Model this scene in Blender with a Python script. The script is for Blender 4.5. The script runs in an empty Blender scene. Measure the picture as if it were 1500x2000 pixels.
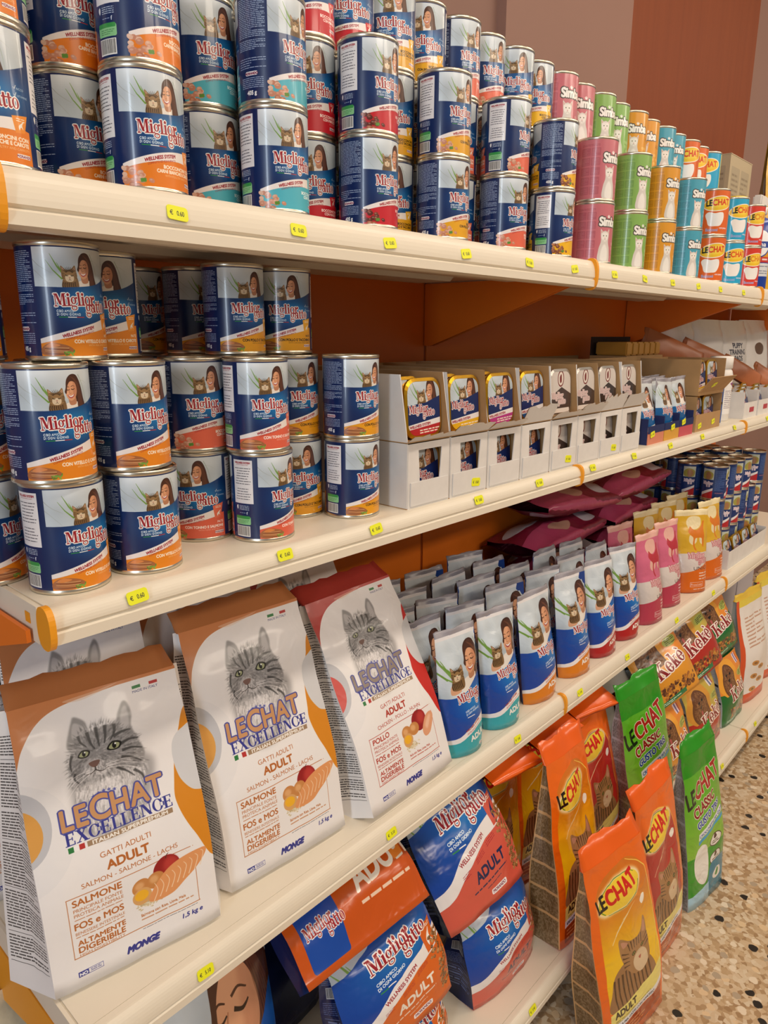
import bpy, bmesh, math, random
import numpy as np
from mathutils import Vector, Matrix, noise

random.seed(7)
SC = bpy.context.scene
COL = SC.collection
PI = math.pi

# ------------------------------------------------------------------ camera
cam_d = bpy.data.cameras.new('camera')
cam = bpy.data.objects.new('camera', cam_d)
COL.objects.link(cam)
cam_d.sensor_fit = 'HORIZONTAL'
cam_d.sensor_width = 36.0
cam_d.lens = 1398.36 / 1500 * 36.0
cam_d.clip_start = 0.02
_r = Vector((0.674165, -0.738572, 0.003634))
_u = Vector((0.175951, 0.165382, 0.970407))
_f = Vector((0.717317, 0.653575, -0.241447))
cam.matrix_world = Matrix(((_r.x, _u.x, -_f.x, -0.231), (_r.y, _u.y, -_f.y, -0.598), (_r.z, _u.z, -_f.z, 1.280), (0, 0, 0, 1)))
SC.camera = cam

# ------------------------------------------------------------------ light and exposure
world = bpy.data.worlds.new('shop air')
SC.world = world
world.use_nodes = True
world.node_tree.nodes['Background'].inputs[0].default_value = (1.0, 0.88, 0.77, 1)
world.node_tree.nodes['Background'].inputs[1].default_value = 0.20


def lamp(name, loc, target, sx, sy, power, col, spread=180):
    d = bpy.data.lights.new(name, 'AREA')
    d.shape = 'RECTANGLE'
    d.size, d.size_y, d.energy, d.color = sx, sy, power, col
    d.spread = math.radians(spread)
    o = bpy.data.objects.new(name, d)
    COL.objects.link(o)
    o.location = loc
    o.rotation_euler = (Vector(target) - Vector(loc)).to_track_quat('-Z', 'Y').to_euler()
    return o


WARM = (1.0, 0.86, 0.70)
lamp('ceiling_tube', (0.3, -1.0, 2.92), (0.3, -0.7, 0), 1.5, 0.16, 20, WARM)
lamp('ceiling_tube', (2.3, -1.0, 2.92), (2.3, -0.7, 0), 1.5, 0.16, 20, WARM)
lamp('ceiling_tube', (4.3, -1.0, 2.92), (4.3, -0.7, 0), 1.5, 0.16, 15, WARM)
for _x in (0.3, 2.3, 4.3):
    lamp('ceiling_tube', (_x, -3.6, 2.92), (_x, -0.3, .8), 1.6, 0.2, 18, WARM)  # unseen far row, added so low-angle light reaches the back panels
lamp('shop_window', (-3.7, -1.75, 1.75), (0.6, 0.1, 1.0), 0.42, 1.9, 56, (0.76, 0.88, 1.0))
SC.view_settings.view_transform = 'Standard'
SC.view_settings.look = 'None'
SC.view_settings.exposure = 0.0
SC.view_settings.gamma = 1.0
SC.view_settings.use_curve_mapping = False

# ------------------------------------------------------------------ 2-D print shop: vector art drawn into label images


def hexc(c):
    if isinstance(c, str):
        c = c.lstrip('#')
        return np.array([int(c[i:i + 2], 16) / 255 for i in (0, 2, 4)], np.float32)
    return np.array(c, np.float32)


def cover(loops, w, h, ss=4):
    """signed area coverage of polygons on a w x h grid"""
    P0, P1 = [], []
    for l in loops:
        l = np.asarray(l, np.float64)
        P0.append(l)
        P1.append(np.roll(l, -1, 0))
    a = np.concatenate(P0)
    b = np.concatenate(P1)
    y0, y1 = a[:, 1] * ss, b[:, 1] * ss
    d = np.where(y1 > y0, 1.0, -1.0)
    sw = y0 > y1
    xa, ya = np.where(sw, b[:, 0], a[:, 0]), np.where(sw, y1, y0)
    xb, yb = np.where(sw, a[:, 0], b[:, 0]), np.where(sw, y0, y1)
    i0 = np.clip(np.ceil(ya - .5), 0, h * ss).astype(int)
    i1 = np.clip(np.ceil(yb - .5), 0, h * ss).astype(int)
    n = np.maximum(i1 - i0, 0)
    e = np.repeat(np.arange(len(n)), n)
    if len(e) == 0:
        return np.zeros((h, w), np.float32)
    off = np.arange(len(e)) - np.repeat(np.cumsum(n) - n, n)
    sy = i0[e] + off
    t = (sy + .5 - ya[e]) / (yb[e] - ya[e])
    x = np.clip(xa[e] + t * (xb[e] - xa[e]), 0, w)
    c = np.minimum(x.astype(int), w)
    fr = x - c
    row = sy // ss
    W2 = w + 2
    acc = np.bincount(row * W2 + c, d[e] * (1 - fr), h * W2) + np.bincount(row * W2 + c + 1, d[e] * fr, h * W2)
    cv = np.cumsum(acc.reshape(h, W2), 1)[:, :w] / ss
    return np.clip(np.abs(cv), 0, 1).astype(np.float32)


def area(l):
    x, y = l[:, 0], l[:, 1]
    return float(np.sum(x * np.roll(y, -1) - y * np.roll(x, -1)))


def pos(l):
    l = np.asarray(l, np.float64)
    return l if area(l) > 0 else l[::-1]


def neg(l):
    return pos(l)[::-1]


def ell(cx, cy, rx, ry, rot=0, n=40, a0=0, a1=2 * PI):
    t = np.linspace(a0, a1, n, endpoint=(a1 - a0) < 6.28)
    x, y = rx * np.cos(t), ry * np.sin(t)
    c, s = math.cos(rot), math.sin(rot)
    return np.stack([cx + x * c - y * s, cy + x * s + y * c], 1)


def box2(x0, y0, x1, y1):
    return np.array([[x0, y0], [x1, y0], [x1, y1], [x0, y1]], float)


def rbox(x0, y0, x1, y1, r):
    o = []
    for cx, cy, a in ((x1 - r, y1 - r, 0), (x0 + r, y1 - r, PI / 2), (x0 + r, y0 + r, PI), (x1 - r, y0 + r, 1.5 * PI)):
        o.append(ell(cx, cy, r, r, 0, 6, a, a + PI / 2))
    return np.concatenate(o)


def blob(pts, n=8, closed=True):
    """Catmull-Rom curve through points"""
    p = np.asarray(pts, float)
    if closed:
        q = np.concatenate([p[-1:], p, p[:2]])
    else:
        q = np.concatenate([p[:1], p, p[-1:]])
    t = np.linspace(0, 1, n, endpoint=False)[:, None]
    o = []
    for i in range(len(q) - 3):
        a, b, c, d = q[i:i + 4]
        o.append(.5 * (2 * b + (c - a) * t + (2 * a - 5 * b + 4 * c - d) * t * t + (3 * b - a - 3 * c + d) * t ** 3))
    if not closed:
        o.append(p[-1:])
    return np.concatenate(o)


def stroke(pts, w0, w1=None):
    """open polyline as a ribbon polygon (tapering from w0 to w1)"""
    p = np.asarray(pts, float)
    w1 = w0 if w1 is None else w1
    d = np.gradient(p, axis=0)
    nrm = np.stack([-d[:, 1], d[:, 0]], 1) / (np.linalg.norm(d, axis=1)[:, None] + 1e-9)
    ww = np.linspace(w0, w1, len(p))[:, None] / 2
    return pos(np.concatenate([p + nrm * ww, (p - nrm * ww)[::-1]]))


def vnoise(h, w, cell, seed, octs=3):
    rg = np.random.RandomState(seed)
    out = np.zeros((h, w), np.float32)
    amp, tot = 1.0, 0.0
    for o in range(octs):
        gh, gw = int(h / cell) + 3, int(w / cell) + 3
        g = rg.rand(gh, gw).astype(np.float32)
        yy, xx = np.arange(h) / cell, np.arange(w) / cell
        yi, xi = yy.astype(int), xx.astype(int)
        fy, fx = (yy - yi)[:, None], (xx - xi)[None, :]
        fy, fx = fy * fy * (3 - 2 * fy), fx * fx * (3 - 2 * fx)
        a = g[yi][:, xi] * (1 - fx) + g[yi][:, xi + 1] * fx
        b = g[yi + 1][:, xi] * (1 - fx) + g[yi + 1][:, xi + 1] * fx
        out += amp * (a * (1 - fy) + b * fy)
        tot += amp
        amp *= .5
        cell = max(cell / 2, 1.01)
    return out / tot


def blur(m, r):
    r = int(r)
    if r < 1:
        return m
    for _ in range(2):
        for ax in (0, 1):
            pad = [(0, 0)] * m.ndim
            pad[ax] = (r + 1, r)
            c = np.cumsum(np.pad(m, pad, mode='edge'), axis=ax)
            n = m.shape[ax]
            hi = np.take(c, np.arange(2 * r + 1, 2 * r + 1 + n), axis=ax)
            lo = np.take(c, np.arange(0, n), axis=ax)
            m = ((hi - lo) / (2 * r + 1)).astype(np.float32)
    return m


def dilate(m, r):
    o = m.copy()
    R = int(math.ceil(r))
    h, w = m.shape
    for dy in range(-R, R + 1):
        dxm = math.sqrt(max(r * r - dy * dy, 0))
        for dx in {-int(round(dxm)), 0, int(round(dxm))} | set(range(-int(dxm), int(dxm) + 1, 2)):
            ys, yd = (slice(0, h - dy), slice(dy, h)) if dy >= 0 else (slice(-dy, h), slice(0, h + dy))
            xs, xd = (slice(0, w - dx), slice(dx, w)) if dx >= 0 else (slice(-dx, w), slice(0, w + dx))
            np.maximum(o[yd, xd], m[ys, xs], out=o[yd, xd])
    return o


_glyphs = {}


def sans(txt):
    """outline loops of a line of text in the built-in font; height of capitals ~ .7"""
    if txt in _glyphs:
        return _glyphs[txt]
    c = bpy.data.curves.new('tmp', 'FONT')
    c.body = txt
    c.resolution_u = 3
    o = bpy.data.objects.new('tmp', c)
    COL.objects.link(o)
    k = o.to_curve(bpy.context.evaluated_depsgraph_get())
    loops = []
    for s in k.splines:
        bp = s.bezier_points
        pts = []
        n = len(bp)
        for i in range(n):
            a, b = bp[i], bp[(i + 1) % n]
            p0, p1, p2, p3 = (np.array(v[:2]) for v in (a.co, a.handle_right, b.handle_left, b.co))
            m = 1 if np.linalg.norm(p1 - p0) + np.linalg.norm(p3 - p2) < 1e-6 else 5
            if m == 5 and abs(np.cross(p3 - p0, p1 - p0)) + abs(np.cross(p3 - p0, p2 - p0)) < 1e-7:
                m = 1
            for t in np.arange(m) / m:
                pts.append(((1 - t) ** 3) * p0 + 3 * (1 - t) ** 2 * t * p1 + 3 * (1 - t) * t * t * p2 + t ** 3 * p3)
        if len(pts) > 2:
            loops.append(np.array(pts))
    o.to_curve_clear()
    bpy.data.objects.remove(o)
    bpy.data.curves.remove(c)
    _glyphs[txt] = loops
    return loops


# a small hand-cut fat-face serif (cap height 1, x height .68, origin at the baseline, y up)
def _sf(x, y, w, t=.07):
    return [box2(x, y, x + w, y + t)]


def _bar(x0, y0, x1, y1, w):
    return [np.array([[x0, y0], [x0 + w, y0], [x1 + w, y1], [x1, y1]])]


def _ring(cx, cy, rx, ry, tx, ty):
    return [pos(ell(cx, cy, rx, ry))], [neg(ell(cx, cy, rx - tx, ry - ty))]


def serif_glyph(ch):
    g, hol = [], []
    if ch == 'M':
        g += _bar(.10, 0, .10, 1, .07) + _bar(.14, 1, .46, .12, .2) + _bar(.50, .12, .78, 1, .07) + _bar(.80, 0, .80, 1, .2)
        g += _sf(0, 0, .28) + _sf(.68, 0, .42) + _sf(0, .93, .3) + _sf(.76, .93, .34)
        adv = 1.12
    elif ch in 'il':
        H = 1.02 if ch == 'l' else .68
        g += _bar(.1, 0, .1, H, .19) + _sf(.01, 0, .37) + [np.array([[0, H - .07], [.2, H - .07], [.29, H + .03], [.1, H]])]
        if ch == 'i':
            g += [ell(.195, .88, .115, .115)]
        adv = .39
    elif ch == 'o':
        a, b = _ring(.31, .34, .31, .36, .17, .05)
        g += a
        hol += b
        adv = .63
    elif ch == 'r':
        g += _bar(.1, 0, .1, .68, .19) + _sf(.01, 0, .4) + _sf(0, .61, .2) + [ell(.46, .56, .12, .12), blob([(.25, .45), (.38, .66), (.5, .7), (.56, .6), (.44, .58), (.29, .38)])]
        adv = .57
    elif ch == 'g':
        a, b = _ring(.27, .42, .25, .28, .14, .05)
        c, d = _ring(.27, -.16, .27, .19, .08, .06)
        g += a + c + [ell(.56, .62, .09, .08), blob([(.12, .2), (.06, .1), (.2, .0), (.45, .0), (.5, -.08), (.2, -.06), (.0, .04), (.08, .18)])]
        hol += b + d
        adv = .61
    elif ch == 'a':
        a, b = _ring(.22, .2, .22, .22, .13, .06)
        g += a + _bar(.36, .03, .36, .5, .18) + [ell(.13, .53, .1, .1), blob([(.1, .56), (.25, .7), (.46, .68), (.54, .5), (.4, .46), (.3, .62), (.18, .58)])] + [blob([(.36, .1), (.5, 0), (.64, .04), (.62, .1), (.54, .08)])]
        hol += b
        adv = .63
    elif ch == 't':
        g += _bar(.1, .1, .1, .9, .18) + _sf(0, .6, .42, .08) + [blob([(.1, .14), (.16, 0), (.32, -.02), (.44, .1), (.4, .12), (.3, .08), (.27, .2)])]
        adv = .43
    elif ch in 'eè':
        a, b = _ring(.3, .34, .3, .36, .17, .06)
        g += a + [box2(.1, .33, .56, .4)]
        hol += b + [neg(np.array([[.36, .2], [.62, .24], [.62, .32], [.36, .32]]))]
        if ch == 'è':
            g += _bar(.16, .98, .34, .8, .14)
        adv = .62
    elif ch == 'K':
        g += _bar(.1, 0, .1, 1, .22) + _bar(.3, .42, .62, .95, .08) + _bar(.66, 0, .38, .56, .24) + _sf(0, 0, .42) + _sf(0, .93, .42) + _sf(.56, .93, .34) + _sf(.54, 0, .44)
        adv = 1.0
    elif ch == 'k':
        g += _bar(.1, 0, .1, 1, .19) + _bar(.27, .25, .46, .64, .08) + _bar(.46, 0, .28, .4, .2) + _sf(0, 0, .38) + _sf(0, .94, .2) + _sf(.36, .61, .3) + _sf(.38, 0, .34)
        adv = .72
    elif ch == 'E':
        g += _bar(.1, 0, .1, 1, .18) + _sf(0, 0, .66) + _sf(0, .93, .64) + _sf(.2, .47, .34) + _bar(.6, 0, .6, .28, .07) + _bar(.57, .74, .57, 1, .07) + _bar(.48, .36, .48, .64, .06)
        adv = .76
    elif ch == 'L':
        g += _bar(.1, 0, .1, 1, .18) + _sf(0, 0, .64) + _sf(0, .93, .4) + _bar(.58, 0, .58, .3, .07)
        adv = .7
    elif ch == 'N':
        g += _bar(.1, 0, .1, 1, .07) + _bar(.6, 0, .08, 1, .22) + _bar(.68, 0, .68, 1, .07) + _sf(0, 0, .28) + _sf(.56, .93, .3) + _sf(0, .93, .2)
        adv = .9
    elif ch == 'X':
        g += _bar(.56, 0, .06, 1, .22) + _bar(.08, 0, .62, 1, .08) + _sf(-.02, 0, .32) + _sf(.48, 0, .38) + _sf(0, .93, .38) + _sf(.5, .93, .3)
        adv = .86
    elif ch == 'C':
        a, b = _ring(.4, .5, .4, .52, .18, .06)
        g += a + _bar(.68, .68, .68, .98, .07)
        hol += b + [neg(np.array([[.58, .36], [.9, .3], [.9, .64], [.58, .64]]))]
        adv = .82
    else:
        adv = .4
    return [pos(x) for x in g] + hol, adv


def serif(txt, gap=.0):
    x, out = 0, []
    for ch in txt:
        l, a = serif_glyph(ch)
        out += [p + np.array([x, 0]) for p in l]
        x += a + gap
    return out


class Canvas:
    def __init__(s, w, h, col='#ffffff'):
        s.w, s.h = w, h
        s.a = np.empty((h, w, 3), np.float32)
        s.a[:] = hexc(col)

    def put(s, cov, col, x0=0, y0=0, alpha=1.0):
        h, w = cov.shape
        X0, Y0, X1, Y1 = max(x0, 0), max(y0, 0), min(x0 + w, s.w), min(y0 + h, s.h)
        if X1 <= X0 or Y1 <= Y0:
            return
        c = (cov[Y0 - y0:Y1 - y0, X0 - x0:X1 - x0] * alpha)[..., None]
        if isinstance(col, np.ndarray) and col.ndim == 3:
            col = col[Y0 - y0:Y1 - y0, X0 - x0:X1 - x0]
        else:
            col = hexc(col)
        v = s.a[Y0:Y1, X0:X1]
        v[:] = v * (1 - c) + col * c

    def mask(s, loops, pad=1):
        q = np.concatenate(loops)
        x0, y0 = int(math.floor(q[:, 0].min())) - pad, int(math.floor(q[:, 1].min())) - pad
        x1, y1 = int(math.ceil(q[:, 0].max())) + pad, int(math.ceil(q[:, 1].max())) + pad
        x0, y0, x1, y1 = max(x0, -300), max(y0, -300), min(x1, s.w + 300), min(y1, s.h + 300)
        if x1 <= x0 or y1 <= y0:
            return np.zeros((1, 1), np.float32), x0, y0
        return cover([np.asarray(l) - [x0, y0] for l in loops], x1 - x0, y1 - y0), x0, y0

    def fill(s, loops, col, alpha=1.0, soft=0, raw=False):
        if isinstance(loops, np.ndarray) and loops.ndim == 2:
            loops = [loops]
        if not raw:
            loops = [pos(l) for l in loops]
        m, x0, y0 = s.mask(loops, 1 + int(3 * soft))
        if soft:
            m = blur(m, soft)
        s.put(m, col, x0, y0, alpha)

    def rect(s, x0, y0, x1, y1, col, alpha=1.0):
        s.fill(box2(x0, y0, x1, y1), col, alpha)

    def vgrad(s, x0, y0, x1, y1, c0, c1):
        x0, y0, x1, y1 = int(x0), int(y0), int(x1), int(y1)
        t = np.linspace(0, 1, y1 - y0)[:, None, None]
        s.a[y0:y1, x0:x1] = hexc(c0) * (1 - t) + hexc(c1) * t

    def text(s, txt, x, y, size, col, align=0, bold=0, edge=None, ew=0, font='sans', sx=1.0, rot=0, slant=0, warp=None, alpha=1.0):
        """(x, y) is the baseline start (align 0), middle (.5) or end (1); size is the capital height in pixels"""
        L = sans(txt) if font == 'sans' else serif(txt)
        if not L:
            return
        k = size / .69 if font == 'sans' else size
        q = np.concatenate(L)
        mn, mx = q[:, 0].min(), q[:, 0].max()
        c, sn = math.cos(rot), math.sin(rot)
        out = []
        for l in L:
            px = ((l[:, 0] - mn) - (mx - mn) * align) * k * sx + l[:, 1] * k * slant
            py = -l[:, 1] * k
            p = np.stack([x + px * c - py * sn, y + px * sn + py * c], 1)
            out.append(warp(p) if warp else p)
        m, x0, y0 = s.mask(out, 3 + int(bold + ew))
        if bold:
            m = dilate(m, bold)
        if edge is not None:
            s.put(dilate(m, ew), edge, x0, y0, alpha)
        s.put(m, col, x0, y0, alpha)

    def lines(s, x0, y0, x1, y1, step, th, col, seed=0, alpha=1.0, ragged=True, slope=0.0):
        """unreadably small print: rows of word-length dashes"""
        rg = random.Random(seed)
        L = []
        y = y0
        while y < y1:
            x = x0
            end = x1 if not ragged or rg.random() < .7 else x0 + (x1 - x0) * rg.uniform(.4, .95)
            while x < end:
                w = min(rg.uniform(1.5, 6) * th * 1.6, end - x)
                L.append(np.array([[x, y + slope * (x - x0)], [x + w, y + slope * (x + w - x0)], [x + w, y + th + slope * (x + w - x0)], [x, y + th + slope * (x - x0)]]))
                x += w + th * .9
            y += step
        if L:
            s.fill(L, col, alpha)

    def barcode(s, x0, y0, x1, y1, seed=1, bg='#f4f2ee'):
        s.rect(x0, y0, x1, y1, bg)
        rg = random.Random(seed)
        x = x0 + 3
        L = []
        while x < x1 - 4:
            w = rg.choice((1, 1, 2, 3))
            L.append(box2(x, y0 + 3, x + w, y1 - 6))
            x += w + rg.choice((1, 2, 2, 3))
        s.fill(L, '#161616')

    def image(s, name):
        im = bpy.data.images.new(name, s.w, s.h, alpha=False)
        px = np.ones((s.h, s.w, 4), np.float32)
        px[..., :3] = np.clip(s.a[::-1], 0, 1)
        im.pixels.foreach_set(px.ravel())
        im.update()
        im.pack()
        return im

    def paste(s, o, x, y):
        s.put(np.ones((o.h, o.w), np.float32), o.a, x, y)
# ---- pictures on the packs ------------------------------------------------
RED, WHITE, NAVY, BLUE, AZURE = '#9c1f2b', '#f6f3f0', '#0c2358', '#12418f', '#1b7fc0'


def girl_photo(cv, x, y, w, h, shape=None, seed=3, zoom=1.0, cx=.0, cy=.0, ks=.86):
    """photograph of a smiling long-haired girl cuddling a tabby kitten, pale garden behind"""
    t = Canvas(w, h)
    t.vgrad(0, 0, w, h, '#cfd8df', '#b4c2cc')
    nz = blur(vnoise(h, w, max(w / 4, 8), seed, 2), max(1, w // 60))
    t.a += (nz[..., None] - .5) * .22
    g = np.linspace(0, 1, w)[None, :, None]
    t.a = t.a * (1 - .0 * g) + .10 * (1 - g) * np.array([.9, .95, 1.0]) * .6
    s = w / 400.0 * zoom
    ox, oy = cx * w, cy * h

    def q(p):
        return np.asarray(p, float) * s + [ox, oy]
    for a, b, c, wd, col in (((10, 22), (60, 75), (120, 110), 3, '#8f9488'), ((0, 70), (50, 110), (110, 172), 3, '#9ba09a'), ((330, 10), (360, 80), (372, 170), 5, '#97ab9c'), ((300, 60), (350, 40), (398, 62), 3, '#a9b5ae')):
        t.fill(stroke(blob(q([a, b, c]), 8, False), wd * s, .6), col, .75, soft=.6 * s)
    for a, b, wd in (((120, 18), (188, 130), 13), ((98, 48), (170, 140), 8), ((150, 60), (190, 120), 9), ((135, 100), (190, 150), 7)):
        t.fill(stroke(q([a, ((a[0] + b[0]) / 2 - 4, (a[1] + b[1]) / 2 + 4), b]), 1.5 * s, wd * s), '#6f9a3c', .9, soft=.7 * s)
    # hair behind
    t.fill(blob(q([(262, 30), (286, 8), (318, 14), (340, 60), (352, 120), (362, 190), (290, 190), (268, 120), (256, 70)])), '#3d2117')
    # shoulder and arm
    t.fill(blob(q([(228, 190), (250, 150), (300, 140), (338, 158), (352, 195), (280, 215)])), '#e9e2da')
    t.fill(blob(q([(176, 175), (190, 158), (215, 170), (225, 195), (180, 200)])), '#d9a583')
    # neck
    t.fill(blob(q([(266, 120), (300, 110), (306, 150), (272, 156)])), '#b9805f')
    # kitten
    q0 = q

    def q(p):
        return q0((np.asarray(p, float) - [232, 150]) * ks + [232, 150 + 6 * (1 - ks)])
    t.fill(blob(q([(172, 120), (160, 195), (246, 200), (248, 130), (210, 105)])), '#7d5f3d')
    t.fill(blob(q([(158, 92), (157, 62), (186, 84), (214, 78), (236, 58), (243, 92), (247, 122), (232, 146), (202, 154), (172, 146), (158, 122)])), '#94744c')
    t.fill([q([(163, 84), (160, 68), (177, 84)]), q([(222, 80), (235, 66), (237, 86)])], '#c49a80')
    t.fill(blob(q([(178, 122), (202, 112), (226, 122), (222, 146), (202, 152), (182, 146)])), '#d8c4a6')
    rg = random.Random(5)
    L = []
    for i in range(9):
        a = -2.6 + i * .26
        L.append(stroke(q([(202 + 18 * math.cos(a), 106 + 14 * math.sin(a)), (202 + 42 * math.cos(a), 100 + 34 * math.sin(a))]), 4.2 * s, 1.2 * s))
    for i in range(7):
        L.append(stroke(blob(q([(165 + 11 * i, 152 + rg.uniform(0, 6)), (160 + 12 * i, 172), (166 + 12 * i, 195)]), 5, False), 5 * s, 3 * s))
    for i in range(4):
        L.append(stroke(q([(160, 104 + 9 * i), (178, 108 + 8 * i)]), 3.4 * s, 1 * s))
        L.append(stroke(q([(245, 104 + 9 * i), (228, 108 + 8 * i)]), 3.4 * s, 1 * s))
    t.fill(L, '#3b2a1a', .9)
    t.fill([stroke(blob(q([(180, 112), (187, 118), (195, 115)]), 5, False), 4 * s, 2 * s), stroke(blob(q([(210, 115), (218, 118), (226, 112)]), 5, False), 4 * s, 2 * s)], '#171009')
    t.fill(q([(197, 126), (208, 126), (202, 133)]), '#b06f62')
    t.fill([stroke(q([(202, 133), (202, 139), (194, 144)]), 2 * s, 1 * s), stroke(q([(202, 139), (211, 144)]), 2 * s, 1 * s)], '#3b2a1a')
    q = q0
    # face, turned down to the kitten
    t.fill(blob(q([(258, 62), (270, 38), (296, 32), (312, 54), (314, 92), (302, 122), (280, 136), (262, 126), (252, 98)])), '#d99f79')
    t.fill(blob(q([(296, 44), (312, 60), (312, 100), (300, 122), (292, 100)])), '#bf8160', .7, soft=3 * s)
    t.fill(blob(q([(256, 96), (264, 90), (272, 98), (264, 108)])), '#e8b08f', .8, soft=2 * s)
    t.fill([stroke(blob(q([(258, 71), (265, 67), (273, 70)]), 5, False), 3 * s, 1.5 * s), stroke(blob(q([(282, 68), (292, 63), (302, 67)]), 5, False), 3 * s, 1.5 * s)], '#4a2a1b')
    t.fill([stroke(blob(q([(257, 80), (265, 84), (273, 80)]), 5, False), 4 * s, 2 * s), stroke(blob(q([(283, 79), (293, 82), (302, 77)]), 5, False), 4.4 * s, 2 * s)], '#2a150d')
    t.fill(stroke(blob(q([(275, 78), (270, 96), (276, 100), (283, 98)]), 5, False), 1.6 * s, 2.6 * s), '#b0714f')
    t.fill(blob(q([(262, 106), (278, 111), (298, 104), (292, 118), (278, 124), (267, 118)])), '#a8434a')
    t.fill(blob(q([(265, 108), (278, 112), (295, 106), (288, 115), (277, 118), (269, 114)])), '#f7f2ee')
    # hair in front
    t.fill(blob(q([(254, 72), (262, 34), (290, 12), (322, 24), (343, 80), (358, 190), (318, 192), (314, 120), (316, 80), (304, 48), (280, 42), (264, 62), (256, 100), (248, 92)])), '#4a291c')
    L = [stroke(blob(q([(285 + 4 * i, 18 + 2 * i), (312 + 4 * i, 60 + 3 * i), (322 + 5 * i, 185)]), 6, False), 2 * s, 3 * s) for i in range(6)]
    t.fill(L, '#7a4a30', .55)
    if shape is None:
        cv.paste(t, int(x), int(y))
    else:
        m = cover([pos(np.asarray(shape, float) - [int(x), int(y)])], w, h)
        cv.put(m, t.a, int(x), int(y))


def miglior(cv, x, y, k, rot=0, warp=None):
    """the two-line serif logo, k = height of the capital M"""
    ew = max(1.5, k * .07)
    c, s = math.cos(rot), math.sin(rot)
    for txt, dx, dy, kk in (('Miglior', 0, 0, k), ('gatto', 2.45 * k, .95 * k * .62, k * .98)):
        cv.text(txt, x + dx * c - dy * s, y + dx * s + dy * c, kk, RED, font='serif', sx=.84, edge=WHITE, ew=ew, rot=rot, warp=warp)
    for txt, dx, dy, kk in (('Miglior', 0, 0, k), ('gatto', 2.45 * k, .95 * k * .62, k * .98)):
        cv.text(txt, x + dx * c - dy * s, y + dx * s + dy * c, kk, RED, font='serif', sx=.84, rot=rot, warp=warp)


def chunks(cv, x, y, w, h, kind, seed=1):
    rg = random.Random(seed)
    if kind == 'pate':
        cv.fill(blob([(x, y + .55 * h), (x + .3 * w, y + .2 * h), (x + .8 * w, y + .35 * h), (x + w, y + .75 * h), (x + .6 * w, y + h), (x + .05 * w, y + .95 * h)]), '#a8683f')
        for i in range(5):
            yy = y + h * (.45 + .1 * i)
            cv.fill(stroke([(x + .1 * w, yy), (x + .45 * w, yy + .05 * h), (x + .85 * w, yy + .08 * h)], 2.5, 4), rg.choice(('#d9a877', '#7c4527', '#c58a58')), .9)
        cv.fill(blob([(x + .15 * w, y + .4 * h), (x + .35 * w, y + .2 * h), (x + .6 * w, y + .35 * h), (x + .3 * w, y + .5 * h)]), '#dc8a4a')
        cols = ('#5f8f34', '#7fae45')
        for i in range(8):
            a = rg.uniform(.7, 1.0)
            cv.fill(ell(x + a * w, y + rg.uniform(.75, 1) * h, .07 * w, .04 * h, rg.uniform(0, 3)), cols[i % 2])
        return
    pal = {'light': ('#d8a58c', '#c98a70', '#e5bda6', '#b9785c'), 'dark': ('#7c3a2a', '#5f2820', '#96503a', '#a9644a'), 'brown': ('#9a5a38', '#83482c', '#b47448', '#6d3a22')}[kind]
    for i in range(26):
        u = rg.random()
        v = rg.random()
        if v < u * .6 - .05:
            continue
        px, py, r = x + u * w, y + (.15 + .85 * v) * h, rg.uniform(.09, .15) * w
        c = rg.choice(pal)
        cv.fill(ell(px, py, r, r * .72, rg.uniform(-.5, .5), 14), c)
        cv.fill(ell(px - r * .2, py - r * .25, r * .45, r * .25, 0, 10), '#f3dccb', .35)
    for a in (-.5, .3):
        cv.fill(ell(x + .62 * w, y + .72 * h, .1 * w, .05 * w, a, 12), '#5b8f35')


PALE = {'carni': ('#e8801f', '#f0932e', 'light', ('BOCCONCINI CON', 'CARNI BIANCHE E CAROTE'), 'WITH POULTRY AND CARROTS', '#fff3e2'),
        'azzurro': ('#52b6c9', '#66c4d4', 'light', ('BOCCONCINI', 'CON TONNO'), 'WITH TUNA', '#f2fbfb'),
        'rosso': ('#c8202e', '#d42a36', 'dark', ('BOCCONCINI', 'CON MANZO'), 'WITH BEEF', '#ffece6'),
        'giallo': ('#e6a81e', '#f0b52c', 'light', ('BOCCONCINI', 'CON POLLO E TACCHINO'), 'WITH CHICKEN', '#3a2a10'),
        'salmone': ('#e2694e', '#ea7a5e', 'light', ('BOCCONCINI', 'CON SALMONE'), 'WITH SALMON', '#fff0ea'),
        'ocra': ('#f0b81c', '#f4c02c', 'brown', ('BOCCONCINI', 'CON FEGATO'), 'WITH LIVER', '#3a2a10'),
        'vitello': ('#ea8a1e', '#f2982c', 'pate', ('PATÈ', 'CON VITELLO E CAROTE'), 'WITH VEAL AND CARROTS', '#fff3e2'),
        'tonno': ('#e2644a', '#e87256', 'pate', ('PATÈ', 'CON TONNO E SALMONE'), 'WITH TUNA AND SALMON', '#fff0ea'),
        'pollo': ('#e8a01e', '#eead2c', 'pate', ('PATÈ', 'CON POLLO E TACCHINO'), 'WITH CHICKEN AND TURKEY', '#3a2a10')}


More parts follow.
